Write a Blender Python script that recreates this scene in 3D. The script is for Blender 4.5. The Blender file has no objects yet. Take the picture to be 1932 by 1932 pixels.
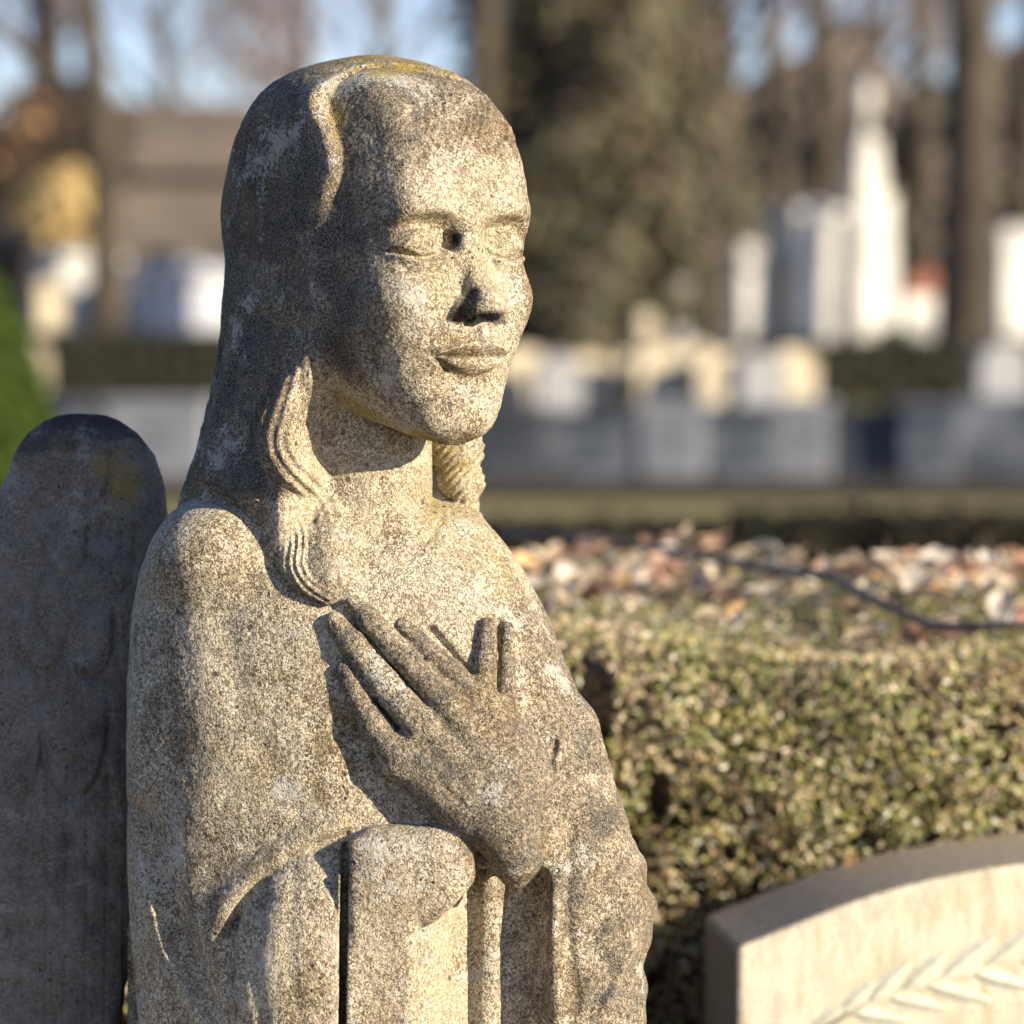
import bpy, math, random
import numpy as np
from mathutils import Vector, Matrix
from concurrent.futures import ThreadPoolExecutor

# ------------------------------------------------------------------ camera, sky, sun, exposure
S = 0.9 / 1932.0            # metres per sculpting unit on the statue's plane
DIST = 3.2                  # camera to statue
CAMZ = 1.35                 # eye height
HV = 600.0                  # horizon row in sculpting units
scene = bpy.context.scene
COL = scene.collection

cam_d = bpy.data.cameras.new("camera")
cam = bpy.data.objects.new("camera", cam_d)
COL.objects.link(cam)
cam.location = (0, -DIST, CAMZ)
cam.rotation_euler = (math.radians(90), 0, 0)
cam_d.sensor_width = 36
cam_d.lens = 36 * DIST / 0.9
cam_d.shift_y = -(966 - HV) / 1932.0
cam_d.clip_end = 2000
cam_d.dof.use_dof = True
cam_d.dof.focus_distance = DIST - 0.07
cam_d.dof.aperture_fstop = cam_d.lens / 33.0
cam_d.dof.aperture_blades = 0
scene.camera = cam

SUN_AZ, SUN_EL = math.radians(58), math.radians(18)      # azimuth from "towards camera" turning right
sdir = Vector((math.cos(SUN_EL) * math.sin(SUN_AZ), -math.cos(SUN_EL) * math.cos(SUN_AZ), math.sin(SUN_EL)))
world = bpy.data.worlds.new("World")
scene.world = world
world.use_nodes = True
wn = world.node_tree.nodes
bg = wn["Background"]
sky = wn.new("ShaderNodeTexSky")
sky.sky_type = 'NISHITA'
sky.sun_disc = False
sky.sun_elevation = SUN_EL
sky.sun_rotation = math.atan2(sdir.x, sdir.y)
sky.altitude = 200
sky.dust_density = 0.25
sky.air_density = 1.0
sky.ozone_density = 3.0
hsv = wn.new("ShaderNodeMix"); hsv.data_type = 'RGBA'; hsv.blend_type = 'MULTIPLY'; hsv.inputs[0].default_value = 1.0
hsv.inputs[7].default_value = (1.0, 0.93, 1.12, 1)
world.node_tree.links.new(sky.outputs[0], hsv.inputs[6])
world.node_tree.links.new(hsv.outputs[2], bg.inputs[0])
bg.inputs[1].default_value = 0.10
sun_d = bpy.data.lights.new("sun", 'SUN')
sun_d.energy = 5.0
sun_d.angle = math.radians(0.5)
sun_d.color = (1.0, 0.865, 0.665)
sun = bpy.data.objects.new("sun", sun_d)
COL.objects.link(sun)
sun.rotation_euler = (-sdir).to_track_quat('-Z', 'Y').to_euler()
scene.view_settings.view_transform = 'Standard'
scene.view_settings.look = 'None'
scene.view_settings.exposure = 0.9
scene.view_settings.gamma = 1.0
scene.cycles.use_denoising = True
scene.cycles.denoising_prefilter = 'ACCURATE'
scene.cycles.max_bounces = 6
scene.cycles.transparent_max_bounces = 6

# ------------------------------------------------------------------ small helpers
def tag(o, label=None, cat=None, group=None, kind=None):
    if label: o["label"] = label
    if cat: o["category"] = cat
    if group: o["group"] = group
    if kind: o["kind"] = kind
    return o

def empty(name, loc=(0, 0, 0), rz=0.0):
    o = bpy.data.objects.new(name, None)
    o.empty_display_size = 0.1
    COL.objects.link(o)
    o.location = loc
    o.rotation_euler = (0, 0, rz)
    return o

def mesh_obj(name, verts, faces, mat, parent=None, smooth=False):
    """verts (n,3) array; faces (m,k) array or list of tuples"""
    me = bpy.data.meshes.new(name)
    verts = np.asarray(verts, dtype=np.float32)
    if isinstance(faces, np.ndarray):
        k = faces.shape[1]; m = faces.shape[0]
        me.vertices.add(len(verts)); me.vertices.foreach_set("co", verts.ravel())
        me.loops.add(m * k); me.loops.foreach_set("vertex_index", faces.astype(np.int32).ravel())
        me.polygons.add(m)
        me.polygons.foreach_set("loop_start", np.arange(0, m * k, k, dtype=np.int32))
        me.update(calc_edges=True)
    else:
        me.from_pydata([tuple(map(float, v)) for v in verts], [], faces)
        me.update()
    if smooth:
        me.polygons.foreach_set("use_smooth", np.ones(len(me.polygons), dtype=bool))
    if mat is not None:
        me.materials.append(mat)
    o = bpy.data.objects.new(name, me)
    COL.objects.link(o)
    if parent is not None:
        o.parent = parent
    return o
# ------------------------------------------------------------------ the carved statue: one implicit surface, split into parts
# sculpting units: X to the right, V downwards, W away from the viewer
YAW = math.radians(42)
CY, SY = math.cos(YAW), math.sin(YAW)
HXC, HWC = 705.0, 0.0

def smin(a, b, k):
    h = np.maximum(k - np.abs(a - b), 0.0) / k
    return np.minimum(a, b) - h * h * k * 0.25
def smax(a, b, k):
    return -smin(-a, -b, k)
def sstep(e0, e1, x):
    t = np.clip((x - e0) / (e1 - e0), 0, 1)
    return t * t * (3 - 2 * t)

def cap(X, V, W, p, q, r0, r1):
    px, pv, pw = p; dx, dv, dw = q[0] - px, q[1] - pv, q[2] - pw
    L2 = dx * dx + dv * dv + dw * dw + 1e-6
    ax, av, aw = X - px, V - pv, W - pw
    t = np.clip((ax * dx + av * dv + aw * dw) / L2, 0, 1)
    return np.sqrt((ax - t * dx) ** 2 + (av - t * dv) ** 2 + (aw - t * dw) ** 2) - (r0 + (r1 - r0) * t)

def ell(X, V, W, c, r):
    x = (X - c[0]); v = (V - c[1]); w = (W - c[2])
    k0 = np.sqrt((x / r[0]) ** 2 + (v / r[1]) ** 2 + (w / r[2]) ** 2) + 1e-9
    k1 = np.sqrt((x / r[0] ** 2) ** 2 + (v / r[1] ** 2) ** 2 + (w / r[2] ** 2) ** 2) + 1e-9
    return k0 * (k0 - 1) / k1

def rbox(X, V, W, c, h, r, rot=0.0, yaw=0.0):
    x, v, w = X - c[0], V - c[1], W - c[2]
    if yaw:
        cc, ss = math.cos(yaw), math.sin(yaw); x, w = x * cc + w * ss, -x * ss + w * cc
    if rot:
        cc, ss = math.cos(rot), math.sin(rot); x, v = x * cc + v * ss, -x * ss + v * cc
    qx, qv, qw = np.abs(x) - h[0] + r, np.abs(v) - h[1] + r, np.abs(w) - h[2] + r
    return (np.sqrt(np.maximum(qx, 0) ** 2 + np.maximum(qv, 0) ** 2 + np.maximum(qw, 0) ** 2)
            + np.minimum(np.maximum(qx, np.maximum(qv, qw)), 0) - r)

class Table:
    """smooth interpolation of columns over v"""
    def __init__(self, rows):
        r = np.array(rows, dtype=np.float64)
        vs = np.linspace(r[0, 0], r[-1, 0], 512)
        self.v = vs; self.cols = []
        for c in range(1, r.shape[1]):
            y = np.interp(vs, r[:, 0], r[:, c])
            k = 9
            yp = np.pad(y, k, mode='reflect', reflect_type='odd')
            y = np.convolve(yp, np.ones(2 * k + 1) / (2 * k + 1), 'same')[k:-k]
            self.cols.append(y)
    def __call__(self, V):
        return [np.interp(V, self.v, c).astype(np.float32) for c in self.cols]

def seloft(P, Q, V, cp, cq, rp, rq, n):
    """super-elliptic section distance"""
    p = np.abs(P - cp) / rp + 1e-6; q = np.abs(Q - cq) / rq + 1e-6
    s = p ** n + q ** n
    k0 = s ** (1.0 / n)
    g = s ** (1.0 / n - 1.0)
    gp = g * p ** (n - 1) / rp; gq = g * q ** (n - 1) / rq
    return (k0 - 1) / np.sqrt(gp * gp + gq * gq + 1e-12)

# v, half width A, half depth B, centre b0   (head frame)
HEAD = Table([
    (120, 20, 20, 10), (127, 74, 74, 8), (137, 108, 108, 6), (152, 142, 146, 4), (177, 172, 182, 2), (207, 192, 212, 0),
    (250, 206, 244, 0), (300, 214, 266, 0), (350, 218, 279, 0), (395, 221, 286, 0), (430, 219, 286, 0), (460, 209, 282, 0),
    (490, 202, 280, 0), (520, 205, 280, 0), (575, 211, 284, 0), (610, 202, 288, 0), (650, 178, 284, 6), (690, 160, 258, 24),
    (720, 146, 222, 55), (745, 128, 180, 98), (765, 114, 146, 132), (785, 99, 108, 166), (800, 87, 82, 186), (813, 70, 58, 204), (822, 51, 40, 214), (830, 22, 16, 220)])
# hood of hair around the skull: half width, half depth, centre b0
HOOD = Table([
    (102, 16, 16, 0), (114, 76, 76, -2), (124, 114, 114, -4), (141, 150, 154, -6), (170, 184, 192, -8), (205, 206, 220, -8), (250, 212, 252, -8),
    (300, 213, 276, -8), (350, 214, 291, -8), (400, 208, 300, -8), (450, 199, 305, -10), (500, 195, 306, -10), (560, 199, 308, -18),
    (620, 206, 306, -26), (660, 216, 292, -32), (700, 221, 282, -40), (760, 226, 291, -50), (830, 232, 307, -60), (890, 239, 332, -70), (945, 243, 350, -80), (1010, 245, 362, -85)])
# lower hair, camera frame: xl, xr, centre w, half depth
HLOW = Table([
    (400, 520, 560, 0, 10), (430, 470, 580, 0, 50), (460, 440, 596, -10, 100), (500, 424, 610, -22, 142), (560, 412, 618, -30, 158), (620, 407, 614, -30, 160), (700, 401, 604, -28, 158),
    (750, 391, 588, -26, 154), (790, 382, 572, -24, 150), (830, 370, 564, -20, 150), (890, 343, 572, -12, 152), (945, 316, 570, -4, 156),
    (970, 322, 560, 6, 154), (1000, 385, 548, 14, 130), (1030, 440, 530, 20, 80), (1060, 470, 500, 20, 30)])
# torso, camera frame: xl, xr, centre w, half depth, exponent
TORSO = Table([
    (925, 420, 720, 40, 30, 2.0), (938, 380, 790, 40, 80, 2.0), (955, 328, 872, 36, 122, 2.1), (980, 308, 912, 34, 146, 2.1), (1020, 285, 948, 30, 176, 2.2),
    (1080, 262, 990, 26, 204, 2.2), (1170, 246, 1036, 22, 226, 2.2), (1300, 238, 1088, 18, 240, 2.25), (1400, 238, 1122, 16, 246, 2.3),
    (1480, 238, 1150, 14, 250, 2.3), (1560, 239, 1190, 12, 252, 2.3), (1640, 241, 1222, 10, 254, 2.3), (1750, 247, 1232, 10, 254, 2.3),
    (1850, 255, 1220, 10, 254, 2.3), (1932, 263, 1205, 10, 254, 2.3), (2100, 275, 1190, 10, 250, 2.3)])

def torso_front(x, v, off=0.0):
    xl, xr, cw, hd, n = [float(c[0]) for c in TORSO(np.array([float(v)]))]
    p = min(abs(x - (xl + xr) / 2) / ((xr - xl) / 2), 0.97)
    return cw - hd * (1 - p ** n) ** (1 / n) + off

def polydist2(X, V, pts):
    """2D distance, signed lateral offset, arc length along a polyline"""
    best = np.full(X.shape, 1e9, np.float32); sgn = np.zeros_like(best); arc = np.zeros_like(best)
    L = 0.0
    for (x0, v0), (x1, v1) in zip(pts[:-1], pts[1:]):
        dx, dv = x1 - x0, v1 - v0; l = math.hypot(dx, dv)
        t = np.clip(((X - x0) * dx + (V - v0) * dv) / (l * l), 0, 1)
        ex, ev = X - x0 - t * dx, V - v0 - t * dv
        d = np.sqrt(ex * ex + ev * ev)
        m = d < best
        best = np.where(m, d, best)
        sgn = np.where(m, np.sign(dx * ev - dv * ex), sgn)
        arc = np.where(m, L + t * l, arc)
        L += l
    return best, best * sgn, arc

def curve(pts, n=6):
    """Catmull-Rom through points (any number of columns)"""
    P = np.array(pts, float); P = np.vstack([2 * P[0] - P[1], P, 2 * P[-1] - P[-2]])
    out = []
    for i in range(1, len(P) - 2):
        for t in np.linspace(0, 1, n, endpoint=False):
            a, b, c, d = P[i - 1], P[i], P[i + 1], P[i + 2]
            out.append(0.5 * ((2 * b) + (c - a) * t + (2 * a - 5 * b + 4 * c - d) * t * t + (3 * b - a - 3 * c + d) * t ** 3))
    out.append(P[-2])
    return np.array(out)

def hx(a, b):  return HXC + a * CY + b * SY
def hw(a, b):  return HWC + a * SY - b * CY

def face(X, V, W):
    A = (X - HXC) * CY + (W - HWC) * SY
    B = (X - HXC) * SY - (W - HWC) * CY
    hA, hB, b0 = HEAD(V)
    d = seloft(A, B, V, 0.0, b0, hA * 0.97, hB, 3.9)
    d = np.maximum(d, V - 829)
    d = np.maximum(d, 118 - V)
    fr = sstep(120, 180, B)
    cpl = np.interp(V, [120, 150, 200, 250, 350, 430, 520, 600, 700], [140, 156, 174, 188, 203, 209, 211, 215, 240]).astype(np.float32)
    d = smax(d, -0.968 * A + 0.25 * B - cpl - 2, 26)
    AA = np.abs(A)
    # forehead slightly flattened, brow ridge
    br = ell(AA, V, B, (84, 402, 254), (68, 22, 34)); d = smin(d, br, 30)
    gl = ell(AA, V, B, (0, 420, 250), (44, 30, 40)); d = smin(d, gl, 26)
    # cheek bones
    d = smin(d, ell(AA, V, B, (120, 562, 214), (56, 46, 58)), 46)
    # sockets
    so = ell(AA, V, B, (106, 454, 300), (70, 38, 58)); d = smax(d, -so, 22)
    so2 = ell(AA, V, B, (60, 450, 308), (34, 27, 42)); d = smax(d, -so2, 24)
    # eyeball under closed lid
    eb = ell(AA, V, B, (108, 462, 224), (52, 33, 51)); d = smin(d, eb, 12)
    # corner pits
    pit = ell(A, V, B, (-38, 459, 276), (11, 19, 44)); d = smax(d, -pit, 6)
    # nose
    n = cap(A, V, B, (0, 425, 252), (0, 500, 270), 22, 23)
    n = smin(n, cap(A, V, B, (0, 500, 270), (0, 562, 312), 23, 25), 14)
    n = smin(n, ell(A, V, B, (0, 574, 328), (33, 28, 31)), 18)
    n = smin(n, ell(AA, V, B, (36, 583, 292), (22, 22, 36)), 20)
    d = smin(d, n, 16)
    d = smax(d, -ell(AA, V, B, (18, 606, 312), (12, 14, 20)), 4)
    d = np.maximum(d, np.where((B > 292) & (AA < 62), smax(603 - (B - 292) * 0.16 - V, -(629 - V), 3) * -1, -1e3)) if False else d
    # muzzle and lips
    d = smin(d, ell(AA, V, B, (0, 652, 230), (98, 48, 56)), 36)
    lf = np.clip(1 - (AA / 93.0) ** 2, 0, 1)
    sc = np.where(V < 669, np.maximum(lf, 0.02) ** 1.0, np.maximum(1 - (AA / 84.0) ** 2, 0.02) ** 0.75)
    sc = np.where(V < 669, sc * (1 - 0.22 * np.exp(-(AA / 9.0) ** 2)), sc)
    vp = 669 + (V - 669) / np.maximum(sc, 0.12)
    lip = np.interp(vp, [618, 632, 638, 642, 648, 659, 666, 669.5, 671.5, 676, 685, 694, 700, 706, 714, 724, 734],
                    [0, -1, 3, 12, 12, 2, -6, -10, 5, 12, 15, 13, 5, -6, -10, -5, 0]).astype(np.float32)
    d = d - lip * np.clip(lf * 1.6, 0, 1) ** 0.8 * sstep(180, 215, B)
    # chin
    d = smin(d, ell(AA, V, B, (0, 778, 234), (58, 40, 47)), 36)
    # engraved details, as depth along the surface
    def eng(pts, depth, width, hard=False):
        dist, lat, arc = polydist2(AA, V, pts)
        return depth * np.exp(-(dist / width) ** 2) * fr
    lid = [(152, 478), (135, 485), (112, 491), (88, 491), (64, 484), (46, 468)]
    d = d + eng(lid, 10.0, 4.4)
    d = d + eng([(40, 500), (62, 520), (100, 540)], 3.5, 5.0) * (A > 0)
    dl, lat, arc = polydist2(AA, V, lid)
    d = d - 4.5 * np.exp(-((lat - (-8)) / 4.5) ** 2) * np.exp(-(np.maximum(dl - 12, 0) / 4) ** 2) * fr * 0
    d = d - eng([(150, 489), (112, 500), (84, 499), (60, 492)], 6.0, 5.5)
    d = d + eng([(140, 514), (100, 523), (66, 512), (50, 494)], 6.0, 7.0)
    d = d + eng([(156, 452), (134, 430), (98, 420), (66, 428), (46, 440)], 3.5, 11.0)
    d = d + eng([(90, 667), (97, 664)], 6.0, 7.0)
    d = d + eng([(0, 612), (0, 645)], 3.5, 8.0)
    d = d - eng([(14, 612), (13, 644)], 2.5, 5.0)
    d = d + eng([(46, 566), (58, 590), (62, 606)], 6.0, 8.0)
    d = d + eng([(64, 606), (100, 640), (112, 676)], 3.5, 12.0)
    # finely combed fringe over the forehead
    m = sstep(330, 270, V + 0.10 * A) * sstep(-120, -60, A) * sstep(135, 170, V) * sstep(60, 120, B)
    ph = (A * 0.80 + (V - 200) * 0.42 + 0.0012 * (V - 160) ** 2)
    d = d - 4.2 * m * np.sin(ph * 2 * math.pi / 15.0 + 1.2 * np.sin(V * 0.045 + A * 0.03)) * sstep(-1.0, 0.4, np.sin(V * 0.07 + A * 0.055 + 1.0))
    return d, A, B

LOCK_A = curve([(567, 698, 5), (556, 735, 19), (540, 785, 37), (535, 830, 42), (553, 872, 43), (586, 912, 42), (618, 955, 40), (632, 1005, 40), (628, 1048, 38), (634, 1082, 29), (652, 1110, 10)], 3)
LOCK_B = curve([(405, 900, 18), (450, 912, 30), (505, 930, 34), (548, 958, 33), (570, 1003, 30), (566, 1052, 27), (588, 1090, 19), (630, 1116, 7)], 3)

def lockw(x, v):
    # hair surface blends to the chest
    t = min(max((v - 860) / 110.0, 0), 1); t = t * t * (3 - 2 * t)
    a = -176.0
    b = torso_front(x, v) - 2
    return a * (1 - t) + b * t

def lockw_b(x, v):
    a = -160.6 - 1.11 * (x - 527) + 8
    t = min(max((v - 925) / 60.0, 0), 1)
    return a * (1 - t) + (torso_front(x, v) - 4) * t

def chain(X, V, W, pts, wfun, push=0.0, k=None):
    d = None
    for p, q in zip(pts[:-1], pts[1:]):
        c = cap(X, V, W, (p[0], p[1], wfun(p[0], p[1]) + p[2] * 0.35 + push), (q[0], q[1], wfun(q[0], q[1]) + q[2] * 0.35 + push), p[2], q[2])
        d = c if d is None else np.minimum(d, c)
    return d

def strands(d, X, V, pts, period, amp, wd=60):
    dist, lat, arc = polydist2(X, V, [(p[0], p[1]) for p in pts])
    return d + amp * np.sin(lat * 2 * math.pi / period + 0.6 * np.sin(arc * 0.03)) * np.exp(-(dist / wd) ** 4)

EDGE = Table([(90, 150), (120, 132), (150, 106), (175, 86), (200, 78), (225, 84), (250, 98), (280, 114), (310, 126), (335, 128), (360, 120), (395, 104), (440, 98), (520, 104), (620, 96), (700, 84), (760, 36), (830, 14), (890, 20), (1020, 30), (2200, 30)])
def hair(X, V, W, A, B):
    hA, hB, b0 = HOOD(V)
    d = seloft(A, B, V, 0.0, b0, hA, hB, 2.8)
    d = np.maximum(d, 104 - V)
    # hood edge: the hair lies behind this line and steps down on to the forehead
    edge = EDGE(V)[0] if True else np.interp(V, [100, 150, 175, 200, 250, 300, 335, 370, 395, 440, 520, 620, 700, 760, 830, 890, 1000], [140, 112, 84, 76, 96, 122, 134, 122, 108, 112, 110, 96, 84, 36, 14, 20, 30]).astype(np.float32)
    edge = edge + np.clip(A, -60, 200) * 0.38 * sstep(260, 160, V) + np.maximum(A, 0) * 0.1
    kk = np.interp(V, [100, 330, 400, 480, 600, 740, 800], [9, 9, 40, 60, 50, 20, 16]).astype(np.float32)
    d = d - 9 * sstep(150, 175, V) * sstep(270, 200, V) * sstep(edge - 70, edge - 5, B) * (A < 60)
    d = smax(d, B - edge, kk)
    # the curtain of hair beside the neck, ending on the shoulder
    d = smax(d, (A + 100) * sstep(690, 740, V) - 60 * sstep(740, 690, V), 24)
    d = smax(d, (V - 1000 - np.maximum(X - 400, 0) * 0.55) * 0.8, 30)
    d = d + 2.4 * np.sin((B + 0.18 * (V - 600)) * 0.085 + 1.3 * np.sin(V * 0.018)) * sstep(380, 520, V)
    d = d + 2.4 * np.sin((B * 0.9 + A * 0.5 + 12 * np.sin(V * 0.02) + 0.12 * (V - 500)) * 2 * math.pi / 17.0) * (0.6 + 0.4 * np.sin(V * 0.03 + B * 0.05)) * sstep(150, 260, V) * sstep(edge - 25, edge - 70, B)
    la = chain(X, V, W, LOCK_A, lockw, -6)
    la = strands(la, X, V, LOCK_A, 19.0, 2.7 * sstep(1010, 900, V))
    lb = chain(X, V, W, LOCK_B, lockw_b, -8)
    lb = strands(lb, X, V, LOCK_B, 12.0, 3.0, 30)
    l = smin(la, lb, 5 + 20 * sstep(960, 1000, V))
    d = smin(d, l, 12)
    d = d + 4.5 * np.exp(-(polydist2(X, V, [(606, 640), (598, 690), (606, 740), (590, 800)])[0] / 5.0) ** 2) * (W < 0)
    # curls on the far shoulder
    f = ell(X, V, W, (858, 852, 88), (55, 60, 60))
    f = smin(f, ell(X, V, W, (868, 912, 80), (47, 40, 52)), 9)
    f = smin(f, ell(X, V, W, (878, 948, 66), (26, 32, 34)), 10)
    f = f + 1.9 * np.sin((X * 0.75 + V * 0.62) * 2 * math.pi / 13.0 + 0.8 * np.sin(V * 0.05))
    d = np.minimum(d, f)
    return d

def neck(X, V, W):
    d = cap(X, V, W, (694, 700, 26), (688, 1010, 14), 118, 128)
    d = smax(d, V - 1045 + np.abs(X - 760) * 0.10, 10)
    return d

def hand(X, V, W):
    X = 966 + (X - 966) * 1.036; V = 600 + (V - 600) * 1.036
    tf = torso_front
    def P(x, v, off): return (x, v, tf(x, v) + off)
    fingers = [
        [(650, 1266, 18, -2), (676, 1316, 23, -4), (702, 1364, 26, -7), (756, 1436, 36, -12)],
        [(630, 1176, 20, -1), (664, 1218, 26, -5), (720, 1288, 30, -9), (796, 1370, 34, -18)],
        [(658, 1134, 17, 3), (696, 1174, 23, -3), (758, 1238, 25, -8), (848, 1332, 32, -20)],
        [(758, 1184, 14, 9), (808, 1234, 20, 3), (850, 1270, 24, -4), (894, 1322, 28, -16)],
    ]
    d = None
    for f in fingers:
        c = None
        for p, q in zip(f[:-1], f[1:]):
            e = cap(X, V, W, P(p[0], p[1], p[3]), P(q[0], q[1], q[3]), p[2], q[2])
            c = e if c is None else smin(c, e, 8)
        d = c if d is None else smin(d, c, 3)
    th = cap(X, V, W, P(920, 1190, 0), P(918, 1245, -4), 19, 21)
    th = smin(th, cap(X, V, W, P(918, 1245, -4), P(908, 1330, -14), 21, 28), 6)
    d = smin(d, th, 8)
    t2 = cap(X, V, W, P(957, 1196, 6), P(955, 1330, 2), 14, 20)
    d = smin(d, t2, 3)
    # back of the hand and wrist
    pal = None
    for (x, v, r, o, x2, v2, r2, o2) in [(756, 1436, 34, -10, 880, 1545, 40, -18), (770, 1420, 34, -12, 918, 1548, 56, -26), (796, 1370, 32, -16, 938, 1530, 60, -28), (848, 1332, 31, -18, 952, 1505, 62, -26),
                                        (894, 1322, 28, -14, 980, 1490, 56, -20), (910, 1330, 28, -12, 1000, 1470, 44, -14), (944, 1340, 20, -2, 1005, 1440, 30, -2)]:
        e = cap(X, V, W, P(x, v, o), P(x2, v2, o2), r, r2)
        pal = e if pal is None else smin(pal, e, 24)
    pal = smin(pal, cap(X, V, W, P(950, 1540, -28), P(972, 1614, -30), 68, 52), 20)
    pal = smin(pal, cap(X, V, W, P(972, 1614, -30), P(973, 1652, -20), 48, 26), 12)
    d = smin(d, pal, 12)
    # knuckle hollows and tendons
    for (p, q, dep, wd) in [((800, 1400), (880, 1480), 3.0, 12), ((840, 1365), (910, 1450), 3.0, 12)]:
        dist = polydist2(X, V, [p, q])[0]
        d = d + dep * np.exp(-(dist / wd) ** 2)
    # finger joints and nails
    for (p, q) in [((690, 1246), (716, 1230)), ((741, 1312), (770, 1292)), ((716, 1200), (740, 1184)), ((778, 1262), (802, 1244)), ((690, 1334), (714, 1318)), ((724, 1392), (752, 1372)), ((826, 1254), (848, 1240))]:
        d = d + 3.0 * np.exp(-(polydist2(X, V, [p, q])[0] / 4.0) ** 2)
    for (cx, cv) in [(637, 1180), (655, 1272), (664, 1140)]:
        r_ = np.sqrt(((X - cx) * 0.78 + (V - cv) * 0.63) ** 2 / 15 ** 2 + (-(X - cx) * 0.63 + (V - cv) * 0.78) ** 2 / 10 ** 2)
        d = d + 2.2 * np.exp(-((r_ - 1) / 0.22) ** 2)
    d = d + 2.5 * np.exp(-(polydist2(X, V, [(840, 1478), (878, 1512)])[0] / 3.5) ** 2)
    return d

def robe(X, V, W):
    xl, xr, cw, hd, n = TORSO(V)
    # uneven edge of the far sleeve
    wav = (9 * np.sin(V * 0.033 + 1.5) + 4 * np.sin(V * 0.085 + 1)) * sstep(1560, 1680, V) * sstep(900, 1100, X)
    d = seloft(X - wav, W, V, (xl + xr) / 2, cw, (xr - xl) / 2, hd, n)
    d = np.maximum(d, 925 - V)
    d = smin(d, ell(X, V, W, (412, 1052, -70), (120, 104, 112)), 50)
    F = W < 60
    X = 966 + (X - 966) * 1.034; V = 600 + (V - 600) * 1.034
    def eng(pts, depth, width):
        dist, lat, arc = polydist2(X, V, pts)
        return depth * np.exp(-(dist / width) ** 2) * F
    def step(pts, h, soft, fade=80.0):
        """terrace: surface drops by h on the positive-lateral side of a line and recovers with distance"""
        dist, lat, arc = polydist2(X, V, pts)
        return h * sstep(-soft, soft, lat) * np.exp(-(np.maximum(lat, 0) / fade) ** 2) * F
    d = d + eng([(812, 1194), (842, 1228), (876, 1268)], 15.0, 8.5)
    d = d + eng([(941, 1182), (938, 1250), (934, 1320)], 10.0, 6.0)
    d = np.minimum(d, rbox(X, V, W, (320, 1800, 262), (172, 330, 36), 40))
    # shallow hollow between the hair and the near shoulder, hollow under the hand
    d = d + eng([(505, 985), (520, 1050), (560, 1098), (610, 1124)], 16.0, 24.0)
    d = d + eng([(655, 1380), (700, 1470), (752, 1545)], 16.0, 30.0)
    # collar
    d = d + eng([(640, 1000), (690, 1022), (745, 1040), (800, 1032), (828, 1000), (832, 940)], 4.0, 5.0)
    # near arm: groove under the upper sleeve, folds lower left
    d = d + eng([(652, 1572), (600, 1594), (545, 1628), (490, 1672), (455, 1715), (440, 1760)], 13.0, 11.0)
    d = d - eng([(640, 1556), (590, 1576), (530, 1608), (470, 1655), (420, 1710), (398, 1770), (402, 1850), (440, 1932)], 14.0, 24.0)
    d = d + eng([(452, 1742), (444, 1765)], 12.0, 9.0)
    d = d + eng([(258, 1560), (285, 1660), (325, 1760), (370, 1850), (440, 1940)], 20.0, 32.0) * 1.0
    d = d - eng([(236, 1560), (262, 1690), (300, 1810), (360, 1910), (420, 1990)], 12.0, 14.0)
    d = d + eng([(310, 1680), (350, 1780), (420, 1870)], 9.0, 22.0)
    bul = ell(X, V, W, (600, 1862, -200), (168, 272, 110)); d = smin(d, bul, 16)
    # recess under the hand, slanting bright plane, narrow column
    rec = rbox(X, V, W, (918, 1902, -225), (122, 262, 84), 26); d = smax(d, -rec, 14)
    pl = np.maximum(smax((X - 786) * 0.80 - (W + 268) * 0.60, X - 890, 6), np.maximum(-(W + 290), W - 60))
    pl = np.maximum(np.maximum(pl, 640 - X), np.maximum(1640 - V, V - 2130))
    d = np.minimum(d, pl)
    d = smin(d, cap(X, V, W, (925, 1640, -140), (918, 2120, -132), 26, 26), 8)
    # front panel of the sleeve with the rounded cuff
    pn = rbox(X, V, W, (722, 1864, -180), (67, 290, 118), 24)
    cf = rbox(X, V, W, (778, 1650, -222), (122, 96, 80), 58)
    cf = smin(cf, ell(X, V, W, (826, 1610, -240), (60, 56, 60)), 12)
    cf = smax(cf, (X - 894) * 0.70 + (V - 1662) * 0.714, 14)
    pn = smin(pn, cf, 10)
    d = smin(d, pn, 4)
    # deep groove left of the panel
    d = smax(d, -rbox(X, V, W, (650, 1850, -290), (8, 262, 74), 6, rot=0.014), 5)
    d = d + 2.2 * np.sin(X * 0.28) * sstep(950, 975, X) * sstep(1045, 1020, X) * sstep(1650, 1720, V) * F
    sl = cap(X, V, W, (1085, 1400, -20), (1100, 1700, -72), 50, 104)
    sl = smin(sl, cap(X, V, W, (1100, 1700, -72), (1105, 2120, -74), 104, 108), 20)
    d = smin(d, sl, 44)
    d = d + eng([(1048, 1415), (1036, 1455), (1022, 1500)], 12.0, 8.0)
    d = d + eng([(1150, 1700), (1120, 1790), (1160, 1850), (1110, 1932)], 8.0, 16.0)
    d = d - eng([(1235, 1640), (1180, 1740), (1200, 1800), (1150, 1900)], 6.0, 12.0)
    d = d + eng([(1080, 1560), (1066, 1700), (1085, 1900), (1080, 2100)], 9.0, 13.0)
    d = d - eng([(1062, 1640), (1046, 1760), (1056, 1930), (1050, 2100)], 8.0, 13.0)
    d = d + eng([(1210, 1600), (1140, 1660), (1100, 1760)], 6.0, 14.0)
    d = d + eng([(500, 1690), (478, 1800), (500, 1920), (490, 2060)], 5.0, 16.0)
    d = d + eng([(560, 1640), (548, 1780), (575, 1940)], 3.5, 14.0)
    d = d + eng([(290, 1280), (318, 1400), (300, 1540)], 4.0, 22.0)
    d = d - eng([(360, 1180), (400, 1380), (380, 1560)], 4.0, 34.0)
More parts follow.
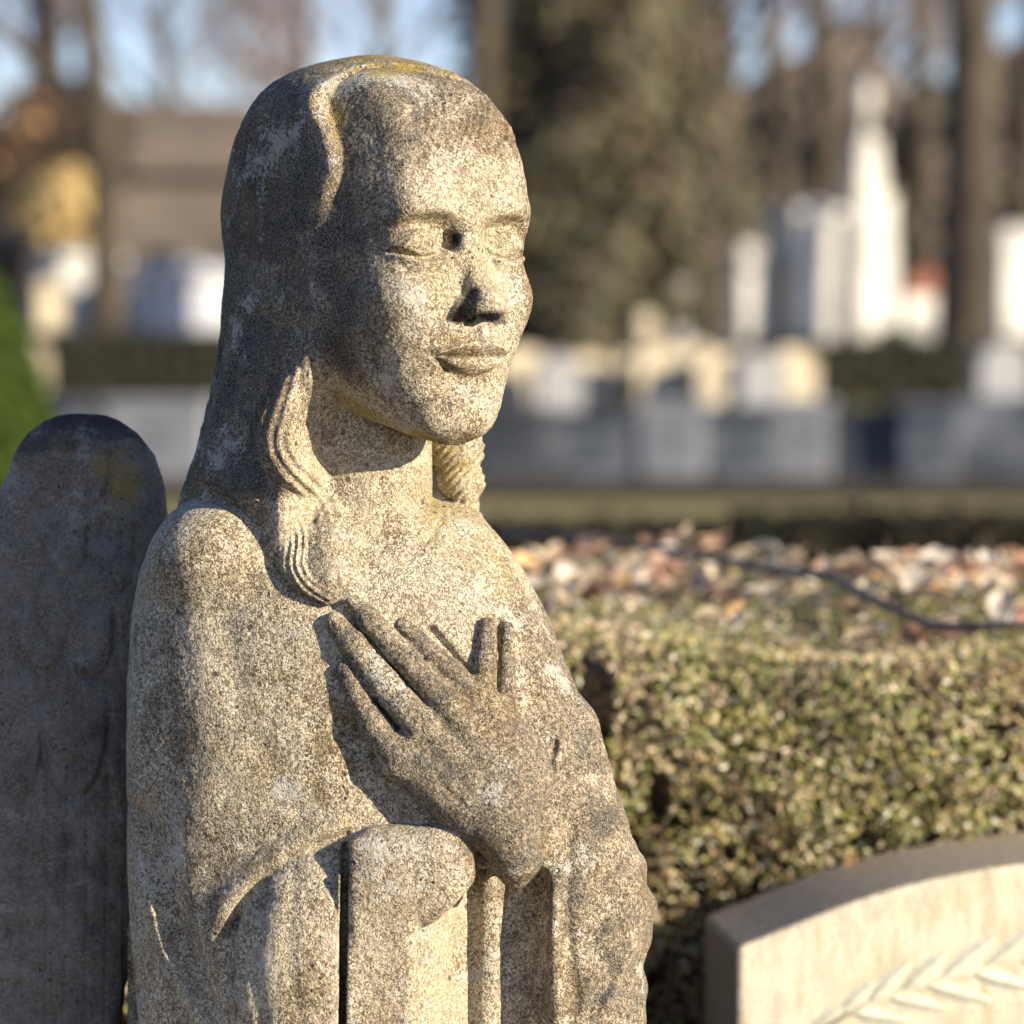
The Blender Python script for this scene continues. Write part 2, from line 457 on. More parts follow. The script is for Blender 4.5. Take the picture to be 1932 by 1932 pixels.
    d = d + eng([(420, 1180), (470, 1380), (560, 1530)], 4.0, 26.0)
    d = d - eng([(1000, 1180), (1040, 1330), (1085, 1500)], 4.0, 22.0)
    d = d + eng([(975, 1200), (1000, 1330), (1040, 1420)], 3.0, 18.0)
    d = np.maximum(d, V - 2130)
    return d

def statue_field(X, V, W):
    df, A, B = face(X, V, W)
    dn = neck(X, V, W)
    dh = hand(X, V, W)
    body = smin(df, dn, 12)
    body = np.minimum(body, dh)
    ha = hair(X, V, W, A, B)
    ro = robe(X, V, W)
    t = smin(body, ha, np.interp(V, [0, 380, 450, 640, 700], [3, 3, 26, 26, 4]).astype(np.float32))
    kk = 5 + 24 * sstep(420, 360, X) * (V < 1100) + 44 * sstep(574, 606, X) * sstep(920, 960, V) * sstep(1120, 1070, V)
    t = smin(t, ro, kk)
    lab = np.argmin(np.stack([body, ha, ro]), axis=0)
    return t, lab

def wing_field(X, V, W):
    # a tall slab with a rounded top, turned a little towards the viewer's left
    yaw = 0.12
    cc, ss = math.cos(yaw), math.sin(yaw)
    x = (X - 140) * cc + (W - 250) * ss
    w = -(X - 140) * ss + (W - 250) * cc
    hwid = np.interp(V, [780, 790, 800, 825, 870, 930, 990, 1100, 1300, 1500, 1700, 1932, 2100], [4, 45, 72, 106, 138, 153, 156, 148, 140, 132, 112, 88, 70]).astype(np.float32)
    cx = np.interp(V, [780, 1000, 1300, 1932, 2100], [-16, -2, -14, -20, -22]).astype(np.float32)
    d = seloft(x, w, V, cx - 60 * sstep(870, 1200, V), 0.0, hwid + 60 * sstep(870, 1200, V), 62.0 * (0.35 + 0.65 * sstep(778, 850, V)), 2.9)
    d = np.maximum(d, 788 - V); d = np.maximum(d, V - 2080)
    F = w < 0
    def eng(pts, depth, width):
        return depth * 1.6 * np.exp(-(polydist2(x + 140, V, pts)[0] / width) ** 2) * F
    # layered feathers in low relief
    for (x0, v0, rr, ln) in [(52, 905, 40, 66), (138, 882, 44, 84), (224, 940, 38, 62), (12, 1000, 50, 92), (98, 1024, 42, 78), (182, 1040, 46, 100),
                            (48, 1165, 54, 120), (150, 1200, 40, 96), (228, 1190, 40, 130), (112, 1340, 66, 190), (0, 1370, 52, 170), (214, 1420, 40, 170)]:
        u = [(x0 - rr, v0 - ln * 0.2), (x0 - rr * 0.96, v0 + ln * 0.45), (x0 - rr * 0.55, v0 + ln * 0.88), (x0, v0 + ln), (x0 + rr * 0.55, v0 + ln * 0.88), (x0 + rr * 0.96, v0 + ln * 0.45), (x0 + rr, v0 - ln * 0.2)]
        u = [(p[0], p[1]) for p in curve(u, 2)]
        dist, lat, arc = polydist2(x + 140, V, u)
        d = d + (5.5 + 3 * np.sin(x0 * 0.9 + v0)) * np.exp(-(dist / 7) ** 2) * (0.6 + 0.4 * np.sin(x * 0.05 + V * 0.021)) * F - 2.5 * np.exp(-((lat - 9) / 8.0) ** 2) * F * 0
        d = d - 3.0 * sstep(0, 10, -lat) * sstep(60, 10, -lat) * F * (np.abs(x + 140 - x0) < rr) * (V > v0)
    for xx in (18, 62, 98, 138, 176, 212):
        d = d + eng([(xx, 1480), (xx - 3, 1700), (xx - 8, 2080)], 1.6, 4.0)
    d = d + 2.0 * np.sin(V * 0.05 + x * 0.02) * np.sin(x * 0.06) * F
    return d, np.zeros(d.shape, np.int64)

ROT3 = np.array(Matrix.Rotation(0.7, 3, 'X') @ Matrix.Rotation(0.9, 3, 'Y') @ Matrix.Rotation(0.5, 3, 'Z'))
# ---- 3D value noise on points
def vnoise(P, scale, seed):
    q = (P @ ROT3) / scale + 1000.0
    i = np.floor(q).astype(np.int64); f = q - i
    f = f * f * (3 - 2 * f)
    def h(ix, iy, iz):
        n = (ix * 73856093) ^ (iy * 19349663) ^ (iz * 83492791) ^ (seed * 2654435)
        n = (n & 0x7fffffff)
        n = ((n >> 15) ^ n) * 0x2c1b3c6d & 0x7fffffff
        n = ((n >> 12) ^ n) * 0x297a2d39 & 0x7fffffff
        n = n ^ (n >> 15)
        return (n & 0xffff) / 65535.0
    r = 0
    for dx in (0, 1):
        for dy in (0, 1):
            for dz in (0, 1):
                wgt = (f[:, 0] if dx else 1 - f[:, 0]) * (f[:, 1] if dy else 1 - f[:, 1]) * (f[:, 2] if dz else 1 - f[:, 2])
                r = r + wgt * h(i[:, 0] + dx, i[:, 1] + dy, i[:, 2] + dz)
    return r * 2 - 1

def surface(field, lo, hi, vox, pool):
    """sparse field sampling and naive surface nets"""
    lo = np.array(lo, float); hi = np.array(hi, float)
    K = 5                                                    # fine cells per coarse block
    nb = np.ceil((hi - lo) / (vox * K)).astype(int)
    n = nb * K + 1
    cax = [lo[i] + np.arange(nb[i] + 1) * vox * K for i in range(3)]
    CX, CV, CW = np.meshgrid(*cax, indexing='ij')
    def run(x, v, w, fn=0, label=False):
        x = x.astype(np.float32); v = v.astype(np.float32); w = w.astype(np.float32)
        out = np.empty(len(x), np.float32); lb = np.empty(len(x), np.int8)
        ch = 60000
        def job(s):
            a, b = field(x[s:s + ch], v[s:s + ch], w[s:s + ch]); out[s:s + ch] = a; lb[s:s + ch] = b
        list(pool.map(job, range(0, len(x), ch)))
        return out, lb
    cd, _ = run(CX.ravel(), CV.ravel(), CW.ravel())
    cd = cd.reshape(CX.shape)
    corners = [cd[a:a + nb[0], b:b + nb[1], c:c + nb[2]] for a in (0, 1) for b in (0, 1) for c in (0, 1)]
    mn = np.minimum.reduce(corners); mx = np.maximum.reduce(corners)
    slack = vox * K * 0.62
    act = (mn < slack) & (mx > -slack)
    D = np.full(n, 50.0, np.float32)
    ins = (mx <= 0)
    # fill the inactive blocks with a sign
    sgn = np.where(mx + mn < 0, -50.0, 50.0).astype(np.float32)
    D[:-1, :-1, :-1] = np.repeat(np.repeat(np.repeat(sgn, K, 0), K, 1), K, 2)
    bi = np.argwhere(act)
    off = np.stack(np.meshgrid(np.arange(K + 1), np.arange(K + 1), np.arange(K + 1), indexing='ij'), -1).reshape(-1, 3)
    flags = np.zeros(n, bool)
    for o in off:
        q = bi * K + o
        flags[q[:, 0], q[:, 1], q[:, 2]] = True
    idx = np.argwhere(flags)
    vals, _ = run(lo[0] + idx[:, 0] * vox, lo[1] + idx[:, 1] * vox, lo[2] + idx[:, 2] * vox)
    D[idx[:, 0], idx[:, 1], idx[:, 2]] = vals
    inside = D < 0
    # active cells
    cs = np.zeros(n - 1, np.int8)
    for a in (0, 1):
        for b in (0, 1):
            for c in (0, 1):
                cs += inside[a:n[0] - 1 + a, b:n[1] - 1 + b, c:n[2] - 1 + c]
    cell = (cs > 0) & (cs < 8)
    ci = np.argwhere(cell)
    vid = np.full(n - 1, -1, np.int32)
    vid[ci[:, 0], ci[:, 1], ci[:, 2]] = np.arange(len(ci))
    acc = np.zeros((len(ci), 3)); cnt = np.zeros(len(ci))
    cr = [(a, b, c) for a in (0, 1) for b in (0, 1) for c in (0, 1)]
    for p in cr:
        for ax in range(3):
            if p[ax] == 1: continue
            q = list(p); q[ax] = 1
            d0 = D[ci[:, 0] + p[0], ci[:, 1] + p[1], ci[:, 2] + p[2]]
            d1 = D[ci[:, 0] + q[0], ci[:, 1] + q[1], ci[:, 2] + q[2]]
            m = (d0 < 0) != (d1 < 0)
            t = np.where(m, d0 / np.where(m, d0 - d1, 1), 0)
            pt = np.tile(np.array(p, float), (len(ci), 1)); pt[:, ax] += t
            acc[m] += pt[m]; cnt[m] += 1
    vert = (ci + acc / cnt[:, None]) * vox + lo
    quads = []
    for ax in range(3):
        s = [slice(1, n[i] - 1) for i in range(3)]
        s0 = list(s); s1 = list(s)
        s0[ax] = slice(0, n[ax] - 1); s1[ax] = slice(1, n[ax])
        a = inside[tuple(s0)]; b = inside[tuple(s1)]
        e = np.argwhere(a != b)
        flip = a[e[:, 0], e[:, 1], e[:, 2]]
        g = e.copy()
        for i in range(3):
            if i != ax: g[:, i] += 1
        u, v = [i for i in range(3) if i != ax]
        def at(du, dv):
            h = g.copy(); h[:, u] -= du; h[:, v] -= dv
            return vid[h[:, 0], h[:, 1], h[:, 2]]
        q = np.stack([at(1, 1), at(0, 1), at(0, 0), at(1, 0)], 1)
        if ax == 1: flip = ~flip
        q[flip] = q[flip][:, ::-1]
        quads.append(q)
    quads = np.concatenate(quads)
    quads = quads[(quads >= 0).all(1)]
    _, lab = run(vert[:, 0], vert[:, 1], vert[:, 2])
    return vert, quads, lab

def vnormals(vert, quads):
    e1 = vert[quads[:, 2]] - vert[quads[:, 0]]; e2 = vert[quads[:, 3]] - vert[quads[:, 1]]
    fn = np.cross(e1, e2)
    nrm = np.zeros_like(vert)
    for k in range(4):
        for c in range(3):
            nrm[:, c] += np.bincount(quads[:, k], fn[:, c], len(vert))
    nrm /= np.linalg.norm(nrm, axis=1)[:, None] + 1e-9
    return nrm

def to_world(P):
    return np.stack([(P[:, 0] - 966) * S, P[:, 2] * S, CAMZ + (HV - P[:, 1]) * S], 1)

def weather(vert, nrm, amp=1.0):
    n = 1.5 * vnoise(vert, 60, 3) + 0.6 * vnoise(vert, 17, 4) + 0.6 * vnoise(vert, 7, 5)
    pits = np.maximum(vnoise(vert, 9, 9) - 0.66, 0) * -7.0
    return vert + nrm * ((n * 0.8 + pits) * amp)[:, None]

def paint(vert, lab_kind):
    """dirt and lichen of the old stone plus some painted shade: dark tone, ochre lichen"""
    X, V, W = vert[:, 0], vert[:, 1], vert[:, 2]
    n1 = vnoise(vert, 70, 21); n2 = vnoise(vert, 28, 22); n3 = vnoise(vert, 150, 23)
    nz = 0.5 * n1 + 0.35 * n2 + 0.3 * n3
    def g(cx, cv, rx, rv, p=2):
        return np.exp(-(np.abs((X - cx) / rx) ** p + np.abs((V - cv) / rv) ** p))
    dark = np.zeros(len(X)); lich = np.zeros(len(X))
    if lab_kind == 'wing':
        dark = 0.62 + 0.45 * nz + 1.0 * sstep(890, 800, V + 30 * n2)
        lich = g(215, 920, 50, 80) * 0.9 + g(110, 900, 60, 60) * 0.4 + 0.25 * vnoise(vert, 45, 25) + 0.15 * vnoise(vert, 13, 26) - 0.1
    else:
        hairy = lab_kind == 'hair'
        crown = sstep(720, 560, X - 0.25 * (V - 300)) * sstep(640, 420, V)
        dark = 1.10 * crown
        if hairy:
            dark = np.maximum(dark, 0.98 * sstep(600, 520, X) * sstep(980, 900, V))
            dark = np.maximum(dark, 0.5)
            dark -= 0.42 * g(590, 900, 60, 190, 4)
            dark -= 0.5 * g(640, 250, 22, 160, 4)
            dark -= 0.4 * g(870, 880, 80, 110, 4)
        dark = np.maximum(dark, 0.78 * sstep(750, 640, X) * sstep(740, 640, V) * sstep(150, 300, V))  # shade on the near side of the face, painted as a darker tone
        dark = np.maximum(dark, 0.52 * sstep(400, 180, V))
        if lab_kind == 'robe': dark = dark - 0.16 - 0.3 * g(640, 1080, 190, 110)
        if lab_kind == 'body': dark = np.maximum(dark, 0.70 * sstep(1110, 1125, V))
        # hand and far sleeve carry brown encrusted dirt
        side = X - (905 + 0.10 * (V - 1150))
        dark = np.maximum(dark, 0.60 * sstep(-60, 90, side) * sstep(1040, 1200, V))
        hand_m = np.exp(-(polydist2(X.astype(np.float32), V.astype(np.float32), [(800, 1360), (900, 1460), (965, 1600)])[0] / 95.0) ** 4)
        dark = np.maximum(dark, 0.72 * (hand_m if not hairy and lab_kind == 'body' else 0.55 * hand_m))
        dark += 0.30 * g(430, 1560, 130, 90) + 0.25 * g(360, 1060, 60, 60) - 0.30 * g(330, 1500, 40, 240)
        dark = np.minimum(dark, 1.0)
        # nose and inner eye corner
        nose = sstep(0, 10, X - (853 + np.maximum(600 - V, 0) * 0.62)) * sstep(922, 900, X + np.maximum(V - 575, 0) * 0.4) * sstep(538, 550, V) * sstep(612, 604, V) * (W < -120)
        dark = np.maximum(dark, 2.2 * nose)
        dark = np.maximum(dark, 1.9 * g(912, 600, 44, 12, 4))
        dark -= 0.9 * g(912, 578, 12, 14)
        dark = np.maximum(dark, 2.0 * g(865, 460, 15, 18, 4))  # shadow inside the drilled eye-corner pit painted black
        dark += 0.55 * g(762, 460, 36, 26) + 0.2 * g(830, 420, 40, 16) + 0.15 * g(820, 650, 40, 60)  # lid: stain and painted shade; brow hollow and mouth corner: painted shade
        eyes = g(800, 480, 74, 26, 4) + g(955, 500, 40, 40, 4) + g(880, 690, 62, 20, 4) + g(905, 650, 40, 10) * .7
        st = np.vstack([X, V * 0.13, W]).T
        dark += 0.45 * np.maximum(vnoise(st, 24, 51), 0) * sstep(560, 640, V) * sstep(850, 780, X) * sstep(840, 800, V)
        dark += 0.35 * np.maximum(vnoise(st, 30, 52), -0.3) * (V > 1150) * sstep(900, 700, X)
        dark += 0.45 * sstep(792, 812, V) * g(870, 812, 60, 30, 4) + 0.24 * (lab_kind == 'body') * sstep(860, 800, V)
        # pale clean stone of the throat and face front
        dark -= 0.45 * g(740, 960, 130, 120) + 0.35 * g(930, 500, 90, 260) + 0.3 * g(850, 1800, 50, 200, 4) + 0.25 * g(560, 1820, 110, 110) + 0.2 * g(800, 740, 160, 60)
        dark += 0.48 * nz + 0.5 * np.maximum(vnoise(vert, 42, 61) - 0.25, 0) - 0.55 * np.maximum(vnoise(vert, 55, 62) - 0.3, 0)
        dark -= 0.42 * eyes + 0.35 * g(905, 500, 16, 50)
        lich = 0.8 * sstep(190, 130, V) * sstep(560, 640, X) * sstep(960, 880, X) + 0.8 * g(640, 220, 26, 60) + 0.5 * g(640, 340, 16, 70)
        jd = polydist2(X.astype(np.float32), V.astype(np.float32), [(618, 728), (680, 768), (760, 800), (815, 822)])[0]
        lich += 0.95 * np.exp(-(jd / 14.0) ** 2)
        lich += 0.75 * g(860, 900, 70, 90) + 0.5 * g(960, 1060, 80, 90) + 0.45 * g(820, 980, 60, 50) + 0.3 * g(430, 620, 40, 160)
        lich = lich * (0.8 + 0.5 * vnoise(vert, 37, 27) + 0.4 * vnoise(vert, 12, 28)) + 0.15 * np.maximum(n3, 0)
    return np.clip(dark, -1, 2), np.clip(lich, 0, 1)
torso_mean = -235.0
# ------------------------------------------------------------------ materials
class NT:
    def __init__(s, name):
        s.m = bpy.data.materials.new(name); s.m.use_nodes = True
        s.t = s.m.node_tree; s.n = s.t.nodes; s.b = s.n["Principled BSDF"]; s.out = s.n["Material Output"]
        s.b.inputs["Roughness"].default_value = 0.9
        s.b.inputs["Specular IOR Level"].default_value = 0.2
    def link(s, a, b): s.t.links.new(a, b)
    def coord(s, kind="Object"):
        return s.n.new("ShaderNodeTexCoord").outputs[kind]
    def noise(s, vec, scale, detail=2, rough=0.5, dist=0.0, out=0):
        n = s.n.new("ShaderNodeTexNoise"); n.inputs["Scale"].default_value = scale
        n.inputs["Detail"].default_value = detail; n.inputs["Roughness"].default_value = rough
        n.inputs["Distortion"].default_value = dist
        s.link(vec, n.inputs["Vector"]); return n.outputs[out]
    def voro(s, vec, scale, feature='F1', out="Distance", rnd=1.0):
        n = s.n.new("ShaderNodeTexVoronoi"); n.feature = feature; n.inputs["Scale"].default_value = scale
        n.inputs["Randomness"].default_value = rnd
        s.link(vec, n.inputs["Vector"]); return n.outputs[out]
    def ramp(s, fac, stops, interp='LINEAR'):
        r = s.n.new("ShaderNodeValToRGB"); r.color_ramp.interpolation = interp
        e = r.color_ramp.elements
        while len(e) < len(stops): e.new(0.5)
        for k, (p, c) in enumerate(stops):
            e[k].position = p
            e[k].color = (c, c, c, 1) if isinstance(c, (int, float)) else (*c, 1)
        s.link(fac, r.inputs[0]); return r.outputs[0]
    def mix(s, fac, a, b, mode='MIX'):
        m = s.n.new("ShaderNodeMix"); m.data_type = 'RGBA'; m.blend_type = mode; m.clamp_factor = True
        for v, i in ((fac, 0), (a, 6), (b, 7)):
            if isinstance(v, (int, float)): m.inputs[i].default_value = v if i == 0 else (v, v, v, 1)
            elif isinstance(v, tuple): m.inputs[i].default_value = (*v, 1)
            else: s.link(v, m.inputs[i])
        return m.outputs[2]
    def math(s, op, a, b=0.0, clamp=False):
        m = s.n.new("ShaderNodeMath"); m.operation = op; m.use_clamp = clamp
        for v, i in ((a, 0), (b, 1)):
            if isinstance(v, (int, float)): m.inputs[i].default_value = v
            else: s.link(v, m.inputs[i])
        return m.outputs[0]
    def attr(s, name, out="Fac"):
        a = s.n.new("ShaderNodeAttribute"); a.attribute_name = name; return a.outputs[out]
    def mapping(s, vec, scale=(1, 1, 1), rot=(0, 0, 0), loc=(0, 0, 0)):
        m = s.n.new("ShaderNodeMapping"); m.inputs["Scale"].default_value = scale; m.inputs["Rotation"].default_value = rot
        m.inputs["Location"].default_value = loc
        s.link(vec, m.inputs["Vector"]); return m.outputs[0]
    def bump(s, h, dist, strength=1.0, normal=None):
        b = s.n.new("ShaderNodeBump"); b.inputs["Distance"].default_value = dist; b.inputs["Strength"].default_value = strength
        s.link(h, b.inputs["Height"])
        if normal is not None: s.link(normal, b.inputs["Normal"])
        return b.outputs[0]
    def done(s, color=None, normal=None, rough=None):
        if color is not None:
            if isinstance(color, tuple): s.b.inputs["Base Color"].default_value = (*color, 1)
            else: s.link(color, s.b.inputs["Base Color"])
        if normal is not None: s.link(normal, s.b.inputs["Normal"])
        if rough is not None:
            if isinstance(rough, (int, float)): s.b.inputs["Roughness"].default_value = rough
            else: s.link(rough, s.b.inputs["Roughness"])
        return s.m

def carved_stone(name, speck=1.0, pitted=1.0, cool=0.0):
    s = NT(name); c = s.coord()
    crust_shade = s.attr("crust_shade"); lich = s.attr("lichen")
    fine = s.noise(c, 365, 2, 0.55, 1.3)
    fine2 = s.noise(c, 760, 1, 0.5, 0.6)
    mid = s.noise(c, 60, 3, 0.6)
    big = s.noise(c, 14, 3, 0.6)
    grain = s.ramp(fine, [(0.42, 0.0), (0.60, 1.0)])
    clean_lo = (0.165, 0.132, 0.088); clean_hi = (0.69, 0.62, 0.465)
    soft = s.ramp(s.noise(c, 22, 3, 0.6), [(0.42, 0.0), (0.62, 1.0)])
    pale = s.math('MULTIPLY', s.math('SUBTRACT', 0.0, crust_shade), 1.3, True)
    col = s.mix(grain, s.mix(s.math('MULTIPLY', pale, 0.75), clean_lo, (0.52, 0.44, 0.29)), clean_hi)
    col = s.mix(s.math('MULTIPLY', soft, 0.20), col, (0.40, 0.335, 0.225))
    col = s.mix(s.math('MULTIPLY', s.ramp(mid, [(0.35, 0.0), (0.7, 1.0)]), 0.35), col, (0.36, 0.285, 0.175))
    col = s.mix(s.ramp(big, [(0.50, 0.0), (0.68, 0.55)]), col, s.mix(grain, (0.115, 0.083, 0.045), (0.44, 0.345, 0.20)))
    # dark biofilm and painted shade, broken up along the grain
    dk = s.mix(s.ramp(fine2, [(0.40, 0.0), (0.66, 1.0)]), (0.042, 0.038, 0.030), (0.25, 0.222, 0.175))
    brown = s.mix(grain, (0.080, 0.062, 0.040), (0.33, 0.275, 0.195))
    f0 = s.math('ADD', crust_shade, s.math('MULTIPLY', s.math('SUBTRACT', mid, 0.5), 1.5))
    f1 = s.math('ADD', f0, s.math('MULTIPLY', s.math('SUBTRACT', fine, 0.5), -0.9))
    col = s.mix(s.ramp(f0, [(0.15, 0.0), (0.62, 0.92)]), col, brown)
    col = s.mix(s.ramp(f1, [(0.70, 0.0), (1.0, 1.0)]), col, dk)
    col = s.mix(s.ramp(crust_shade, [(0.0, 0.0), (1.0, 0.0)]) if False else s.math('MULTIPLY', s.math('SUBTRACT', crust_shade, 1.35), 2.5, True), col, s.mix(s.ramp(fine2, [(0.55, 0.0), (0.72, 1.0)]), (0.012, 0.012, 0.013), (0.10, 0.10, 0.10)))
    # pale grey lichen crusts and brown blotches
    gl = s.noise(c, 15, 4, 0.65)
    glf = s.math('ADD', gl, s.math('MULTIPLY', s.math('SUBTRACT', fine, 0.5), 0.35))
    col = s.mix(s.ramp(glf, [(0.59, 0.0), (0.65, 0.75)]), col, (0.52, 0.49, 0.42))
    bl = s.noise(s.mapping(c, (1, 1, 0.6), loc=(3, 5, 1)), 11, 4, 0.7)
    blf = s.math('ADD', bl, s.math('MULTIPLY', s.math('SUBTRACT', fine, 0.5), -0.30))
    col = s.mix(s.ramp(blf, [(0.54, 0.0), (0.63, 0.80)]), col, s.mix(grain, (0.105, 0.075, 0.040), (0.30, 0.225, 0.125)))
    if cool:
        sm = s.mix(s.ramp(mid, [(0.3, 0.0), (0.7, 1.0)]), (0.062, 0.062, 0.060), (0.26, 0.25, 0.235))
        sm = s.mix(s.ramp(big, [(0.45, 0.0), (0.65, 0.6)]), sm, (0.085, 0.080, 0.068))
        sm = s.mix(s.ramp(crust_shade, [(0.75, 0.0), (1.0, 0.85)]), sm, (0.035, 0.036, 0.038))
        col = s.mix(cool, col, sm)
    # ochre lichen
    lf = s.math('ADD', lich, s.math('MULTIPLY', s.math('SUBTRACT', fine2, 0.5), 1.4))
    col = s.mix(s.ramp(lf, [(0.40, 0.0), (0.80, 0.75)]), col, (0.30, 0.225, 0.055))
    pc = s.math('MULTIPLY', s.ramp(s.noise(c, 9, 2), [(0.46, 0.0), (0.60, 1.0)]), 1.0)
    # white flecks and dark pin holes
    fl = s.voro(c, 120); flr = s.voro(c, 120, out="Color")
    sep = s.n.new("ShaderNodeSeparateColor"); s.link(flr, sep.inputs[0])
    hole = s.math('MULTIPLY', s.math('ADD', pc, 0.25, True), s.math('MULTIPLY', s.ramp(fl, [(0.10, 1.0), (0.20, 0.0)]), s.ramp(sep.outputs[0], [(0.50, 0.0), (0.54, 1.0)])))
    col = s.mix(s.math('MULTIPLY', hole, 0.85 * pitted), col, (0.05, 0.042, 0.032))
    v2 = s.voro(c, 46); v2c = s.voro(c, 46, out="Color")
    sep2 = s.n.new("ShaderNodeSeparateColor"); s.link(v2c, sep2.inputs[0])
    hole2 = s.math('MULTIPLY', s.ramp(v2, [(0.09, 1.0), (0.14, 0.0)]), s.ramp(sep2.outputs[1], [(0.80, 0.0), (0.82, 1.0)]))
    col = s.mix(s.math('MULTIPLY', hole2, 0.8), col, (0.09, 0.07, 0.05))
    fleck = s.math('MULTIPLY', s.ramp(v2, [(0.06, 1.0), (0.085, 0.0)]), s.ramp(sep2.outputs[2], [(0.955, 0.0), (0.96, 1.0)]))
    col = s.mix(fleck, col, (0.75, 0.74, 0.68))
    h = s.math('ADD', s.math('MULTIPLY', fine, 1.0), s.math('MULTIPLY', fine2, 0.45))
    h = s.math('SUBTRACT', h, s.math('MULTIPLY', s.math('ADD', hole, hole2, clamp=True), 0.6))
    nb = s.bump(mid, 0.006, 0.6)
    nb = s.bump(h, 0.0022 * speck, 1.0, nb)
    return s.done(col, nb, 0.93)

M_BODY = carved_stone("carved limestone body")
M_HAIR = carved_stone("carved limestone hair", 0.9, 0.8)
M_ROBE = carved_stone("carved limestone robe", 1.0, 1.0)
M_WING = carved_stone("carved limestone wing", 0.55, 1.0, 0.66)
# ------------------------------------------------------------------ build the statue's meshes
VOX = 3.0
def build_stone(field, lo, hi, vox, names, mats, root, amp=1.0):
    with ThreadPoolExecutor(4) as pool:
        vert, quads, lab = surface(field, lo, hi, vox, pool)
    p = vert[quads]                       # orientation by signed volume
    vol = np.einsum('ij,ij->i', p[:, 0], np.cross(p[:, 1], p[:, 2])).sum() + np.einsum('ij,ij->i', p[:, 0], np.cross(p[:, 2], p[:, 3])).sum()
    if vol < 0: quads = quads[:, ::-1]
    # keep only the largest connected piece is not needed; weather the surface
    nrm = vnormals(vert, quads)
    vert = weather(vert, nrm, amp)
    nrm = vnormals(vert, quads)
    Wv = to_world(vert)
    Wn = np.stack([nrm[:, 0], nrm[:, 2], -nrm[:, 1]], 1)
    ql = lab[quads]
    ql = np.where((ql[:, 0] == ql[:, 1]) | (ql[:, 0] == ql[:, 2]), ql[:, 0], np.where(ql[:, 1] == ql[:, 2], ql[:, 1], ql[:, 3]))
    out = []
    for k, nm in enumerate(names):
        q = quads[ql == k]
        if len(q) == 0: continue
        used = np.unique(q)
        rm = np.full(len(vert), -1, np.int64); rm[used] = np.arange(len(used))
        o = mesh_obj(nm, Wv[used] - np.array(root.location), rm[q], mats[k], root, smooth=True)
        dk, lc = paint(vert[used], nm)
        for an, av in (("crust_shade", dk), ("lichen", lc)):
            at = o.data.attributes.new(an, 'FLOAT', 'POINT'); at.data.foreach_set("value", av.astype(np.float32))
        o.data.normals_split_custom_set_from_vertices(Wn[used].astype(np.float32))
        out.append(o)
    return out

statue = empty("angel_statue", (0.0, 0.0, CAMZ - (2080 - HV) * S))
tag(statue, "weathered grey stone angel with closed eyes, long hair and one hand laid on its chest", "statue")
bpy.context.view_layer.update()
import time as _t
_t0 = _t.time()
build_stone(statue_field, (215, 96, -378), (1275, 2095, 312), VOX, ["body", "hair", "robe"], [M_BODY, M_HAIR, M_ROBE], statue)
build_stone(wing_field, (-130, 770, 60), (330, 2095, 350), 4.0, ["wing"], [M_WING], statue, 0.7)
print("stone", _t.time() - _t0)
# ------------------------------------------------------------------ the cemetery around the statue
def at(px, pv, d):
    """photo column / row at a distance from the camera -> world point"""
    k = S * d / DIST
    return Vector(((px - 966) * k, d - DIST, CAMZ + (HV - pv) * k))
def gx(px, d): return (px - 966) * S * d / DIST
def gz(pv, d): return CAMZ + (HV - pv) * S * d / DIST
rng = np.random.default_rng(7)

